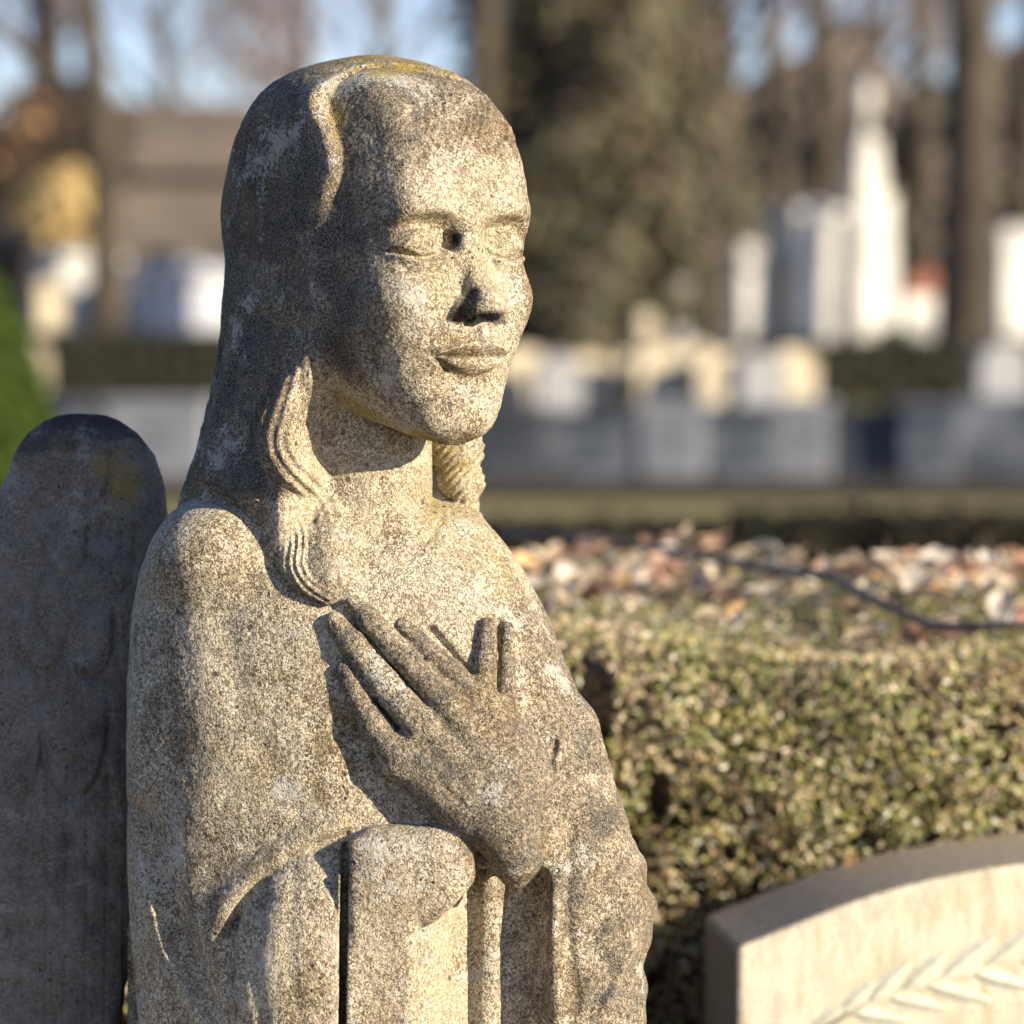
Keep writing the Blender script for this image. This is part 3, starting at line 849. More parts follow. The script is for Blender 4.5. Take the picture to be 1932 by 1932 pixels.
class MB:
    def __init__(s): s.v = []; s.f = []; s.n = 0
    def add(s, vs, fs):
        s.v += [tuple(v) for v in vs]; s.f += [tuple(i + s.n for i in f) for f in fs]; s.n += len(vs)
    def box(s, c, h, rz=0.0, bev=0.0, top=None):
        """box, optionally bevelled on the vertical and top edges; top = (sx, sy) taper"""
        cx, cy, cz = c; hx_, hy_, hz = h; tx, ty = top or (1, 1)
        rings = [(-hz, 1, 1, 0)]
        if bev: rings += [(hz - bev, tx, ty, 0), (hz, tx, ty, bev)]
        else: rings += [(hz, tx, ty, 0)]
        vs = []; cs, sn = math.cos(rz), math.sin(rz)
        for z, ax, ay, inset in rings:
            X0, Y0 = hx_ * ax - inset, hy_ * ay - inset
            b = bev if bev else 0.0
            pts = [(-X0 + b, -Y0), (X0 - b, -Y0), (X0, -Y0 + b), (X0, Y0 - b), (X0 - b, Y0), (-X0 + b, Y0), (-X0, Y0 - b), (-X0, -Y0 + b)] if b else [(-X0, -Y0), (X0, -Y0), (X0, Y0), (-X0, Y0)]
            for x, y in pts: vs.append((cx + x * cs - y * sn, cy + x * sn + y * cs, cz + z))
        k = len(vs) // len(rings); fs = [tuple(range(k))[::-1], tuple(range(k * (len(rings) - 1), k * len(rings)))]
        for r in range(len(rings) - 1):
            for i in range(k):
                fs.append((r * k + i, r * k + (i + 1) % k, (r + 1) * k + (i + 1) % k, (r + 1) * k + i))
        s.add(vs, fs); return s
    def tube(s, pts, rad, seg=7):
        pts = [Vector(p) for p in pts]; vs = []
        for i, p in enumerate(pts):
            t = (pts[min(i + 1, len(pts) - 1)] - pts[max(i - 1, 0)]).normalized()
            a = t.orthogonal().normalized() if i == 0 else (a - t * a.dot(t)).normalized()
            b = t.cross(a)
            for k in range(seg):
                an = 2 * math.pi * k / seg
                vs.append(p + (a * math.cos(an) + b * math.sin(an)) * rad[i])
        fs = [(i * seg + k, i * seg + (k + 1) % seg, (i + 1) * seg + (k + 1) % seg, (i + 1) * seg + k) for i in range(len(pts) - 1) for k in range(seg)]
        fs += [tuple(range(seg))[::-1], tuple(range((len(pts) - 1) * seg, len(pts) * seg))]
        s.add(vs, fs); return s
    def prism(s, prof, y0, y1):
        """profile in (x, z) extruded along y"""
        n = len(prof)
        s.add([(x, y0, z) for x, z in prof] + [(x, y1, z) for x, z in prof],
              [tuple(range(n)), tuple(range(n, 2 * n))[::-1]] + [(i, i + n, (i + 1) % n + n, (i + 1) % n) for i in range(n)])
        return s
    def build(s, name, mat, parent=None, smooth=False):
        me = bpy.data.meshes.new(name); me.from_pydata(s.v, [], s.f); me.update()
        bm_fix(me)
        if smooth: me.polygons.foreach_set("use_smooth", [True] * len(me.polygons))
        me.materials.append(mat)
        o = bpy.data.objects.new(name, me); COL.objects.link(o)
        if parent is not None: o.parent = parent
        return o
def bm_fix(me):
    import bmesh
    b = bmesh.new(); b.from_mesh(me); bmesh.ops.recalc_face_normals(b, faces=b.faces); b.to_mesh(me); b.free()

def leaf_cloud(name, centers, normals, size, mat, parent, palette, fold=0.25, aspect=0.55, weights=None, sizevar=0.4, kind=6):
    """many small folded leaves as one mesh with a colour per leaf"""
    n = len(centers)
    up = rng.normal(size=(n, 3)); nn = normals / (np.linalg.norm(normals, axis=1)[:, None] + 1e-9)
    t = np.cross(nn, up); t /= np.linalg.norm(t, axis=1)[:, None] + 1e-9
    b = np.cross(nn, t)
    L = size * (1 + sizevar * rng.uniform(-1, 1, n))[:, None]; Wd = L * aspect
    c = centers
    tip = c + t * L * 0.5 + nn * L * 0.04; base = c - t * L * 0.5
    l1 = c + b * Wd * 0.5 + nn * L * fold * 0.5 - t * L * 0.05; r1 = c - b * Wd * 0.5 + nn * L * fold * 0.5 - t * L * 0.05
    mid = c + 0 * c
    V = np.stack([base, l1, tip, r1, mid], 1).reshape(-1, 3)
    i = np.arange(n)[:, None] * 5
    F = np.concatenate([i + np.array([[0, 4, 1]]), i + np.array([[4, 2, 1]]), i + np.array([[0, 3, 4]]), i + np.array([[4, 3, 2]])])
    o = mesh_obj(name, V, F, mat, parent)
    pal = np.array(palette, float); idx = rng.choice(len(pal), n, p=weights)
    colr = pal[idx] * rng.uniform(0.75, 1.25, n)[:, None]
    cc = np.repeat(np.concatenate([colr, np.ones((n, 1))], 1), 5, 0)
    a = o.data.color_attributes.new("tint", 'FLOAT_COLOR', 'POINT'); a.data.foreach_set("color", cc.astype(np.float32).ravel())
    return o

# ---- materials of the surroundings
def m_simple(name, c1, c2, scale=8, rough=0.85, bump=0.0, stretch=(1, 1, 1), detail=4, contrast=(0.35, 0.65)):
    s = NT(name); c = s.mapping(s.coord(), stretch)
    f = s.noise(c, scale, detail, 0.6)
    col = s.mix(s.ramp(f, [(contrast[0], 0.0), (contrast[1], 1.0)]), c1, c2)
    nb = s.bump(f, bump) if bump else None
    return s.done(col, nb, rough)
def m_leaf(name, rough=0.45, spec=0.4, trans=0.0):
    s = NT(name); col = s.attr("tint", "Color")
    f = s.noise(s.coord(), 90, 2)
    col = s.mix(1.0, col, s.ramp(f, [(0.3, 0.75), (0.7, 1.15)]), 'MULTIPLY')
    s.b.inputs["Specular IOR Level"].default_value = spec
    m = s.done(col, None, rough)
    if trans:
        tr = s.n.new("ShaderNodeBsdfTranslucent"); mx = s.n.new("ShaderNodeMixShader"); mx.inputs[0].default_value = trans
        s.link(col, tr.inputs[0]); s.link(s.b.outputs[0], mx.inputs[1]); s.link(tr.outputs[0], mx.inputs[2]); s.link(mx.outputs[0], s.out.inputs[0])
    return m
M_LEAF = m_leaf("boxwood leaves", 0.34, 0.6, 0.42)
M_DRY = m_leaf("dry fallen leaves", 0.6, 0.3, 0.25)
M_NEEDLE = m_leaf("evergreen foliage", 0.7, 0.2)
M_BARK = m_simple("bark", (0.030, 0.025, 0.020), (0.11, 0.088, 0.062), 6, 0.9, 0.02, (1, 1, 0.25))
M_TWIG = m_simple("bare twigs", (0.14, 0.115, 0.10), (0.27, 0.215, 0.185), 3, 0.9)
M_STICK = m_simple("grey dry twig", (0.26, 0.19, 0.14), (0.44, 0.34, 0.26), 40, 0.85)
M_CORE = m_simple("hedge interior", (0.010, 0.008, 0.005), (0.035, 0.024, 0.014), 30, 1.0)  # near-black filling added to block light; stands for shade inside the hedges
M_WHITE = m_simple("white marble", (0.42, 0.41, 0.38), (0.80, 0.78, 0.70), 2.4, 0.6, 0, (1, 1, 0.5), 5)
M_GREYST = m_simple("grey granite", (0.20, 0.21, 0.22), (0.34, 0.34, 0.34), 5, 0.7)
M_SHADEST = m_simple("shaded blue grey stone", (0.035, 0.045, 0.060), (0.22, 0.24, 0.27), 1.3, 0.75, 0, (1, 1, 2.2), 5, (0.38, 0.66))  # the walls' shade is put into this dark blue grey
M_PALE = m_simple("pale grey marble", (0.36, 0.38, 0.41), (0.52, 0.53, 0.55), 2, 0.7)
M_CREAM = m_simple("cream sandstone", (0.24, 0.20, 0.14), (0.60, 0.52, 0.37), 3.5, 0.8, 0, (1, 1, 1), 5, (0.4, 0.6))
M_ROOF = m_simple("red roof tiles", (0.22, 0.09, 0.06), (0.34, 0.15, 0.10), 6, 0.8)
M_OCHRE = m_simple("ochre plaster", (0.50, 0.36, 0.14), (0.66, 0.50, 0.22), 2, 0.8)

# ---- ground sheet
s_ = NT("ground"); c_ = s_.coord()
g1 = s_.noise(s_.mapping(c_, (0.18, 1.0, 1.0)), 0.9, 4, 0.6); g2 = s_.noise(c_, 9, 5, 0.7); g3 = s_.noise(c_, 40, 3, 0.7)
col_ = s_.mix(s_.ramp(g1, [(0.40, 0.0), (0.60, 1.0)]), (0.045, 0.033, 0.016), (0.17, 0.14, 0.045))
col_ = s_.mix(s_.ramp(g2, [(0.50, 0.0), (0.70, 0.8)]), col_, (0.10, 0.062, 0.033))
col_ = s_.mix(s_.ramp(g3, [(0.62, 0.0), (0.72, 0.8)]), col_, (0.24, 0.17, 0.09))
M_GROUND = s_.done(col_, s_.bump(g3, 0.03), 0.95)
N = 60
xs = np.sign(np.linspace(-1, 1, N)) * np.abs(np.linspace(-1, 1, N)) ** 2.2 * 500
ys = np.concatenate([np.linspace(-12, 40, 40), np.linspace(45, 900, 22)])
gxm, gym = np.meshgrid(xs, ys, indexing='ij')
gzm = 0.03 * np.sin(gxm * 0.35) * np.sin(gym * 0.31 + 1) * (gym > 6) 
gv = np.stack([gxm.ravel(), gym.ravel(), gzm.ravel() - 0.03], 1)
ii = (np.arange(N - 1)[:, None] * len(ys) + np.arange(len(ys) - 1)[None]).ravel()
gf = np.stack([ii, ii + len(ys), ii + len(ys) + 1, ii + 1], 1)
tag(mesh_obj("ground", gv, gf, M_GROUND, smooth=True), kind="structure")

# ---- plinth that carries the statue
pz = CAMZ - (2080 - HV) * S
pl = MB().box((-0.10, 0.0, (pz - 0.06) / 2), (0.52, 0.30, (pz - 0.06) / 2), 0, 0.02).box((-0.10, 0.0, pz - 0.03 + 0.002), (0.56, 0.34, 0.031), 0, 0.012)
tag(pl.build("plinth", M_CREAM), "square block of sandstone under the angel statue, just below the picture edge", "plinth")

# ---- clipped hedge behind the statue
hedge = empty("clipped_hedge", (0.7, 1.6, 0))
tag(hedge, "low clipped box hedge with small green and browned leaves behind the angel's shoulder", "hedge")
def hedge_front(x): return 0.86 + 0.16 * np.clip(x + 0.2, -1.5, 4) + 0.045 * np.sin(x * 5.1 + 0.6) + 0.03 * np.sin(x * 11.3)
def hedge_back(x): return 2.06 + 0.16 * np.clip(x + 0.2, -1.5, 4) * 0.6
def hedge_top(x, y): return 0.985 - 0.034 * np.clip(x, -1, 3) + 0.018 * np.sin(x * 4.3 + y * 3) + 0.012 * np.sin(x * 9 + 2 - y * 7)
HX0, HX1 = -1.25, 2.6
nx, ny, nz_ = 90, 28, 20
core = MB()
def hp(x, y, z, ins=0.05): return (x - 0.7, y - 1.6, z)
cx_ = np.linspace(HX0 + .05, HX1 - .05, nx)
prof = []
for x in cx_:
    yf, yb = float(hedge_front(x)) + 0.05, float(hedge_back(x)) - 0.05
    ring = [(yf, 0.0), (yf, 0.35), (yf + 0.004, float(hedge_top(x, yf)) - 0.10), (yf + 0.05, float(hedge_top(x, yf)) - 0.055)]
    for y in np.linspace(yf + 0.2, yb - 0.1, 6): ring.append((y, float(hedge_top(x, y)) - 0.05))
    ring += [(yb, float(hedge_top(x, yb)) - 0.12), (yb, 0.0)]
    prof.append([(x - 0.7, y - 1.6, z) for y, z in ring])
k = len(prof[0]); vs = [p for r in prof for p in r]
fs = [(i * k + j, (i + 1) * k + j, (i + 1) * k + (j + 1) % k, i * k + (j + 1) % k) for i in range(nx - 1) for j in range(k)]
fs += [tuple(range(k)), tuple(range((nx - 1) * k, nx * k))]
core.add(vs, fs); core.build("shade_core", M_CORE, hedge, True)
GREENS = [(0.34, 0.35, 0.095), (0.20, 0.225, 0.06), (0.62, 0.55, 0.23), (0.58, 0.42, 0.25), (0.76, 0.65, 0.43), (0.32, 0.20, 0.11), (0.78, 0.75, 0.56)]
def hedge_leaves():
    n1, n2 = 125000, 62000
    x = rng.uniform(HX0, HX1, n1); z = rng.uniform(0.30, 1.0, n1)
    # vertical twig tufts: leaves sit in clumps, gaps show the dark inside
    dep = rng.random(n1) ** 1.6 * 0.085 - 0.035
    P = np.stack([x * 1000, z * 1000, np.zeros(n1)], 1)
    cl = vnoise(P, 95, 31) + 0.7 * vnoise(P, 38, 32)
    dep += np.clip(-cl, -0.5, 1) * 0.05
    keep = (cl > -0.95) | (rng.random(n1) < 0.3)
    for hx0, hz0, ax, az in ((0.095, 0.905, 0.026, 0.065), (0.17, 0.80, 0.014, 0.03), (0.66, 0.84, 0.02, 0.012)):
        keep &= (((x - hx0) / ax) ** 2 + ((z - hz0) / az) ** 2 > rng.uniform(0.6, 1.3, n1))
    zt = hedge_top(x, hedge_front(x))
    y = hedge_front(x) + dep + np.maximum(z - (zt - 0.10), 0) ** 2 * 7
    z = np.minimum(z, zt + 0.01)
    A = np.stack([x, y, z], 1)[keep]; NA = np.stack([rng.normal(0.45, .75, n1), -1 + rng.normal(0, .45, n1), 0.35 + rng.normal(0, .7, n1)], 1)[keep]
    ck = cl[keep]
    x2 = rng.uniform(HX0, HX1, n2); u = rng.random(n2); y2 = hedge_front(x2) + 0.04 + u * (hedge_back(x2) - hedge_front(x2) - 0.04)
    z2 = hedge_top(x2, y2) + rng.normal(0, 0.014, n2) - 0.006
    Bp = np.stack([x2, y2, z2], 1); NB = np.stack([rng.normal(0, .6, n2), rng.normal(-.3, .6, n2), 1 + rng.normal(0, .4, n2)], 1)
    return A, NA, Bp, NB
A_, NA_, B_, NB_ = hedge_leaves()
O_ = np.array([0.7, 1.6, 0])
# browned patches and green patches keep their own place in the hedge
def split_cloud(P, Nn, nm, size):
    q = vnoise(P * 1000, 190, 41) + 0.5 * vnoise(P * 1000, 70, 42) + 0.25 * np.clip((P[:, 2] - 0.86) * 8, 0, 1)
    brown = q > 0.20
    leaf_cloud(nm, (P - O_)[~brown], Nn[~brown], size, M_LEAF, hedge, GREENS, weights=[.29, .15, .22, .11, .10, .05, .08])
    leaf_cloud("browned_leaves", (P - O_)[brown], Nn[brown], size, M_LEAF, hedge, GREENS, weights=[.14, .08, .12, .27, .16, .17, .06])
split_cloud(A_, NA_, "leaves", 0.0095)
split_cloud(B_, NB_, "top_leaves", 0.011)
tw = MB()
for i in range(420):
    x = rng.uniform(-0.1, 2.2); y = float(hedge_front(x)) + rng.uniform(0.0, 0.05) if i < 300 else rng.uniform(float(hedge_front(x)), float(hedge_back(x)))
    z = rng.uniform(0.4, 0.93) if i < 300 else float(hedge_top(x, y)) - 0.02
    dx, dy, dz = rng.normal(0, .03), rng.uniform(-.05, .01), rng.uniform(.03, .09)
    tw.tube([(x - .7, y - 1.6, z), (x - .7 + dx * .5, y - 1.6 + dy * .6, z + dz * .5), (x - .7 + dx, y - 1.6 + dy, z + dz)], [.0016, .0013, .0007], 4)
tag(tw.build("twigs", M_STICK, hedge), kind="stuff")

# ---- leaves fallen on the hedge
def curled_leaves(n, fx, palette, size, weights=None):
    V = []; F = []; C = []
    gu, gv_ = 5, 4
    for i in range(n):
        x, y, z = fx()
        a = rng.uniform(0, 2 * math.pi); tilt = rng.normal(0, 0.35); roll = rng.normal(0, 0.32)
        L = size * rng.uniform(0.6, 1.25); Wd = L * rng.uniform(0.5, 0.85); cu = rng.uniform(0.6, 3.0); cv = rng.uniform(-1.5, 2.5)
        M = Matrix.Rotation(a, 3, 'Z') @ Matrix.Rotation(tilt, 3, 'Y') @ Matrix.Rotation(roll, 3, 'X')
        base = len(V); c = np.array(palette[rng.choice(len(palette), p=weights)]) * rng.uniform(0.8, 1.2)
        for iu in range(gu):
            u = iu / (gu - 1)
            w = math.sin(math.pi * min(max(u * 0.94 + 0.03, 0), 1)) ** 0.7 * (1 + 0.12 * math.sin(u * 17 + i))
            for iv in range(gv_):
                v = iv / (gv_ - 1) * 2 - 1
                p = Vector(((u - .5) * L, v * w * Wd * .5, (abs(v) ** 1.5 * w * Wd * 0.16 * cu + (u - .5) ** 2 * L * 0.5 * cv)))
                p = M @ p
                V.append((x + p.x, y + p.y, z + p.z)); C.append((*c, 1))
        for iu in range(gu - 1):
            for iv in range(gv_ - 1):
                q = base + iu * gv_ + iv; F.append((q, q + gv_, q + gv_ + 1, q + 1))
    return V, F, C
DRY = [(0.60, 0.36, 0.25), (0.48, 0.26, 0.17), (0.76, 0.61, 0.42), (0.78, 0.50, 0.24), (0.76, 0.68, 0.55), (0.38, 0.14, 0.10)]
def litter(name, n, fx, size, label, cat, weights=None):
    V, F, C = curled_leaves(n, fx, DRY, size, weights)
    o = mesh_obj(name, V, np.array(F), M_DRY, None, smooth=True)
    a = o.data.color_attributes.new("tint", 'FLOAT_COLOR', 'POINT'); a.data.foreach_set("color", np.array(C, np.float32).ravel())
    return tag(o, label, cat, kind="stuff")
def on_top():
    while True:
        x = rng.uniform(-0.1, 2.2); y = rng.uniform(1.08, 2.6)
        if float(hedge_front(x)) + 0.16 < y < float(hedge_back(x)):
            dens = 0.35 + 0.65 * min(max((y - 1.3) / 0.5, 0), 1)
            dens *= 0.12 + 1.0 * max(0.0, 0.5 + 0.5 * math.sin(x * 7.3 + y * 2.1) * math.sin(y * 6.1 - x * 3.7))
            if rng.random() < dens: return x, y, float(hedge_top(x, y)) + rng.uniform(0.004, 0.030)
litter("fallen_leaves", 900, on_top, 0.043, "dry pinkish brown and pale leaves scattered on top of the clipped hedge", "fallen leaves", [.22, .10, .31, .07, .28, .02])

# ---- dry twig lying across the hedge
pts = [(940, 1008, 5.25), (1130, 1026, 5.2), (1300, 1050, 5.1), (1460, 1085, 4.88), (1560, 1125, 4.68), (1660, 1170, 4.5), (1760, 1210, 4.34), (1900, 1238, 4.25), (2050, 1250, 4.22)]
pw = [at(*p) for p in pts]
pw = [Vector((p.x, p.y, max(p.z, float(hedge_top(p.x, p.y)) + 0.038))) for p in pw]
t_ = MB().tube([p - pw[0] for p in pw], [.005, .006, .0065, .007, .007, .0065, .006, .005, .004], 6)
for q, e in ((3, (0.05, 0.05, 0.03)), (5, (0.07, -0.02, 0.03)), (6, (0.06, 0.08, 0.02))):
    b0_ = pw[q] - pw[0]; t_.tube([b0_, b0_ + Vector(e) * .5, b0_ + Vector(e)], [.003, .0025, .001], 5)
o = t_.build("dry_twig", m_simple("dark dry twig", (0.11, 0.085, 0.07), (0.22, 0.175, 0.145), 40, 0.85), None, True); o.location = pw[0]
tag(o, "long thin grey twig lying across the top of the clipped hedge", "twig")

# ---- arched gravestone with carved branch, lower right
AG = math.radians(7)
gs = empty("arched_gravestone", (0.241, 3.9 - DIST, 0.0), AG)
tag(gs, "pale arched gravestone with a carved laurel branch in front of the clipped hedge", "gravestone")
prof = [(0, 0.0), (0, 0.676)]
for u, z in [(.02, .683), (.05, .694), (.085, .708), (.12, .721), (.16, .733), (.20, .743), (.25, .752), (.30, .759), (.36, .765), (.43, .769), (.50, .769), (.57, .765), (.64, .758), (.71, .746), (.78, .728), (.84, .707), (.90, .68)]:
    prof.append((u, z))
_u = np.array([p[0] for p in prof[1:]]); _z = np.array([p[1] for p in prof[1:]])
_uu = np.linspace(0, 0.90, 90); _zz = np.interp(_uu, _u, _z); _k = np.ones(9) / 9
_zp = np.pad(_zz, 4, mode='reflect', reflect_type='odd'); _zz = np.convolve(_zp, _k, 'valid')
prof = [(0, 0.0)] + list(zip(_uu.tolist(), _zz.tolist()))
prof += [(0.90, 0.0)]
s_ = NT("gravestone"); c_ = s_.coord()
ver = s_.noise(s_.mapping(c_, (1, 1, 0.25)), 60, 3, 0.6); fn = s_.noise(c_, 260, 2, 0.6); bg_ = s_.noise(c_, 9, 3)
col_ = s_.mix(s_.ramp(fn, [(0.35, 0.0), (0.62, 1.0)]), (0.46, 0.425, 0.32), (0.70, 0.665, 0.52))
col_ = s_.mix(s_.ramp(ver, [(0.46, 0.0), (0.66, 0.60)]), col_, (0.36, 0.27, 0.17))
col_ = s_.mix(s_.ramp(bg_, [(0.48, 0.0), (0.70, 0.55)]), col_, (0.46, 0.38, 0.24))
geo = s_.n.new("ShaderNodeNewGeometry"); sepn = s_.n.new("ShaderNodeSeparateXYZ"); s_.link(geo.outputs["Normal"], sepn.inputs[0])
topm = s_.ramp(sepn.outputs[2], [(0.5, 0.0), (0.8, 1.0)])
col_ = s_.mix(topm, col_, s_.mix(s_.ramp(fn, [(0.4, 0.0), (0.6, 1.0)]), (0.27, 0.215, 0.14), (0.52, 0.43, 0.30)))  # upward faces painted browner and darker for the shade on the arch
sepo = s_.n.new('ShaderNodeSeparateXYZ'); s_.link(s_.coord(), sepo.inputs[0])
col_ = s_.mix(s_.ramp(sepo.outputs[0], [(0.0010, 0.85), (0.0035, 0.0)]), col_, (0.17, 0.135, 0.095))  # shade of the left side face painted dark brown
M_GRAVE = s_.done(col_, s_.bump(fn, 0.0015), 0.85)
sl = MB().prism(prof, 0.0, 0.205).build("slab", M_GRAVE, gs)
bv = sl.modifiers.new("bevel", 'BEVEL'); bv.width = 0.006; bv.segments = 2; bv.limit_method = 'ANGLE'
M_CARV = m_simple("carved branch", (0.50, 0.47, 0.36), (0.68, 0.65, 0.51), 60, 0.8, 0.001)
M_CARV_SHADE = m_simple("painted shade on the carved leaves", (0.36, 0.365, 0.31), (0.50, 0.49, 0.41), 120, 0.85)  # greyer copy of the branch stone: shaded leaf halves put in colour
def on_face(px, pv):
    """point on the slab's front face seen at a photo position"""
    r = at(px, pv, 1.0) - Vector(cam.location)
    n = Vector((math.sin(AG), -math.cos(AG), 0)); o = Vector((0.241, 3.9 - DIST, 0))
    tt = (o - Vector(cam.location)).dot(n) / r.dot(n); p = Vector(cam.location) + r * tt - o
    return (p.dot(Vector((math.cos(AG), math.sin(AG), 0))), p.z)
def relief_leaf(mb, mb2, a, b, wid, dark_side=1):
    (u0, z0), (u1, z1) = a, b; L = math.hypot(u1 - u0, z1 - z0); tx, tz = (u1 - u0) / L, (z1 - z0) / L; nx_, nz2 = -tz, tx
    n = 9
    for sgn, target in ((1, mb2 if dark_side > 0 else mb), (-1, mb if dark_side > 0 else mb2)):
        vs = []; 
        for i in range(n):
            t = i / (n - 1); w = wid * math.sin(math.pi * t ** 0.8) ** 0.9 + 1e-4
            cu, cz = u0 + tx * L * t, z0 + tz * L * t
            vs.append((cu, -0.0015 * math.sin(math.pi * t) - 0.001, cz)); vs.append((cu + nx_ * w * sgn, 0.001, cz + nz2 * w * sgn))
        fs = [(2 * i, 2 * i + 1, 2 * i + 3, 2 * i + 2) for i in range(n - 1)]
        target.add(vs, fs)
ml, md = MB(), MB()
stem = [(1540, 1945), (1640, 1893), (1760, 1852), (1880, 1822), (2000, 1785), (2120, 1740)]
LV = [((1583, 1914), (1657, 1846)), ((1638, 1893), (1728, 1802)), ((1700, 1872), (1800, 1784)), ((1775, 1848), (1896, 1752)), ((1860, 1825), (1985, 1730)), ((1945, 1800), (2060, 1705)), ((1530, 1950), (1600, 1890))]
for a, b in LV: relief_leaf(ml, md, on_face(*a), on_face(*b), 0.0135, 1)
LV2 = [((1600, 1908), (1724, 1930)), ((1670, 1880), (1795, 1905)), ((1745, 1858), (1880, 1892)), ((1830, 1835), (1965, 1868)), ((1920, 1808), (2060, 1835))]
for a, b in LV2: relief_leaf(ml, md, on_face(*a), on_face(*b), 0.0130, -1)
ml.tube([(on_face(*p)[0], -0.001, on_face(*p)[1]) for p in stem], [0.002, 0.003, 0.003, 0.003, 0.003, 0.002], 6)
ml.build("carved_branch", M_CARV, gs, True); md.build("leaf_shading", M_CARV_SHADE, gs, True)
o = mesh_obj("oak_leaf", *[np.array(x) for x in (lambda r: (r[0], r[1]))(curled_leaves(1, lambda: (0, 0, 0), DRY, 0.04))], M_DRY, None, smooth=True)
a = o.data.color_attributes.new("tint", 'FLOAT_COLOR', 'POINT'); a.data.foreach_set("color", np.tile([0.62, 0.34, 0.16, 1], len(o.data.vertices)).astype(np.float32))
o.location = at(1610, 1628, 4.06); o.location.z = 0.745
tag(o, "single orange brown dry leaf lying on the back edge of the arched gravestone", "leaf")

# ---- trees
def grow(mb, p, d, L, r, depth, tw_len, out, minr):
    """recursive branch: tapered tube, collects ends"""
    n = 3; pts = [p]; rad = [r]; dd = d.copy()
    for i in range(n):
        dd = (dd + Vector(rng.normal(0, 0.13, 3)) + Vector((0, 0, 0.05))).normalized()
        pts.append(pts[-1] + dd * L / n); rad.append(r * (1 - 0.32 * (i + 1) / n))
    mb.tube(pts, rad, 6 if depth > 2 else 4)
    if depth == 0: return
    for k in range(3 if depth > 1 else 4):
        t = rng.uniform(0.45, 1.0); q = pts[0].lerp(pts[-1], t) if k else pts[-1]
        nd = (dd + Vector(rng.normal(0, 0.62, 3)) + Vector((0, 0, 0.12))).normalized()
        grow(mb, q, nd, L * rng.uniform(0.55, 0.8), max(rad[-1] * rng.uniform(0.5, 0.75), minr), depth - 1, tw_len, out, minr)
def bare_tree_mesh(h, r, depth=5):
    tr = MB(); n = 9
    ph = rng.uniform(0, 6)
    pts = [Vector((0.25 * math.sin(i * 0.7 + ph) * (i / n), 0.2 * math.sin(i * 0.5 + ph * 2) * (i / n), h * 0.62 * i / n)) for i in range(n + 1)]
    rad = [r * (1.5 if i == 0 else 1.12 - 0.55 * i / n) for i in range(n + 1)]
    tr.tube(pts, rad, 12)
    cr = MB()
    for i in range(9):
        t = rng.uniform(0.42, 1.0); j = min(int(t * n), n - 1); q = pts[j].lerp(pts[j + 1], t * n - j)
        an = rng.uniform(0, 6.28); el = rng.uniform(0.2, 1.1)
        d = Vector((math.cos(an) * math.cos(el), math.sin(an) * math.cos(el), math.sin(el)))
        grow(cr, q, d, h * rng.uniform(0.13, 0.22), r * 0.34, depth - 1, 0, None, 0.008)
    grow(cr, pts[-1], Vector((0, 0, 1)), h * 0.2, r * 0.5, depth - 1, 0, None, 0.008)
    return tr, cr
def bare_tree(px, d, h, r, label, src=None, rz=0.0, sc=1.0, z0=0.0):
    root = empty("bare_tree", (gx(px, d), d - DIST, z0), rz)
    tag(root, label, "tree", "bare trees of the cemetery")
    if src is None:
        tr, cr = bare_tree_mesh(h, r)
        tr.build("trunk", M_BARK, root, True); cr.build("crown", M_TWIG, root)
    else:
        for ch in src.children:
            c = ch.copy(); COL.objects.link(c); c.parent = root
    root.scale = (sc, sc, sc)
    return root
T_big = bare_tree(1818, 36, 15, 0.29, "thick bare trunk standing dark against the sky near the right edge")
T_thin = bare_tree(192, 38, 13, 0.18, "slender dark bare trunk near the left edge, right of the orange leaved tree")
bare_tree(908, 44, 15, 0.17, "bare trunk rising directly behind the statue's crown", T_thin, 1.3, 1.15)
# (column, distance, source, rotation, scale, label)
for px, d, src, rz, sc, lb in [
        (1345, 52, T_thin, 2.2, 1.1, "bare tree just right of the tall dark conifer"),
        (1560, 60, T_big, 0.8, 0.95, "bare tree behind the tall white square monument"),
        (1740, 66, T_thin, 4.0, 1.35, "bare tree behind the small red roofed tomb"),
        (1935, 46, T_thin, 3.1, 1.1, "bare tree at the right edge beyond the thick trunk"),
        (60, 58, T_big, 4.4, 0.9, "bare tree behind the orange leaved tree at the left"),
        (330, 78, T_thin, 5.2, 1.25, "thin bare tree over the low dark roofs left of the statue's head"),
        (560, 70, T_big, 2.9, 0.8, "bare tree whose twigs show left of the statue's crown"),
        (120, 84, T_thin, 0.4, 1.5, "faint bare tree between the orange tree and the slender trunk"),
        (700, 86, T_thin, 1.9, 1.5, "faint bare tree whose twigs show above the statue's crown"),
        (1640, 88, T_thin, 2.7, 1.5, "faint bare tree behind the spired monument"),
        (1460, 74, T_big, 5.9, 1.0, "bare tree behind the gap between the conifer and the white monuments")]:
    bare_tree(px, d, 0, 0, lb, src, rz, sc)

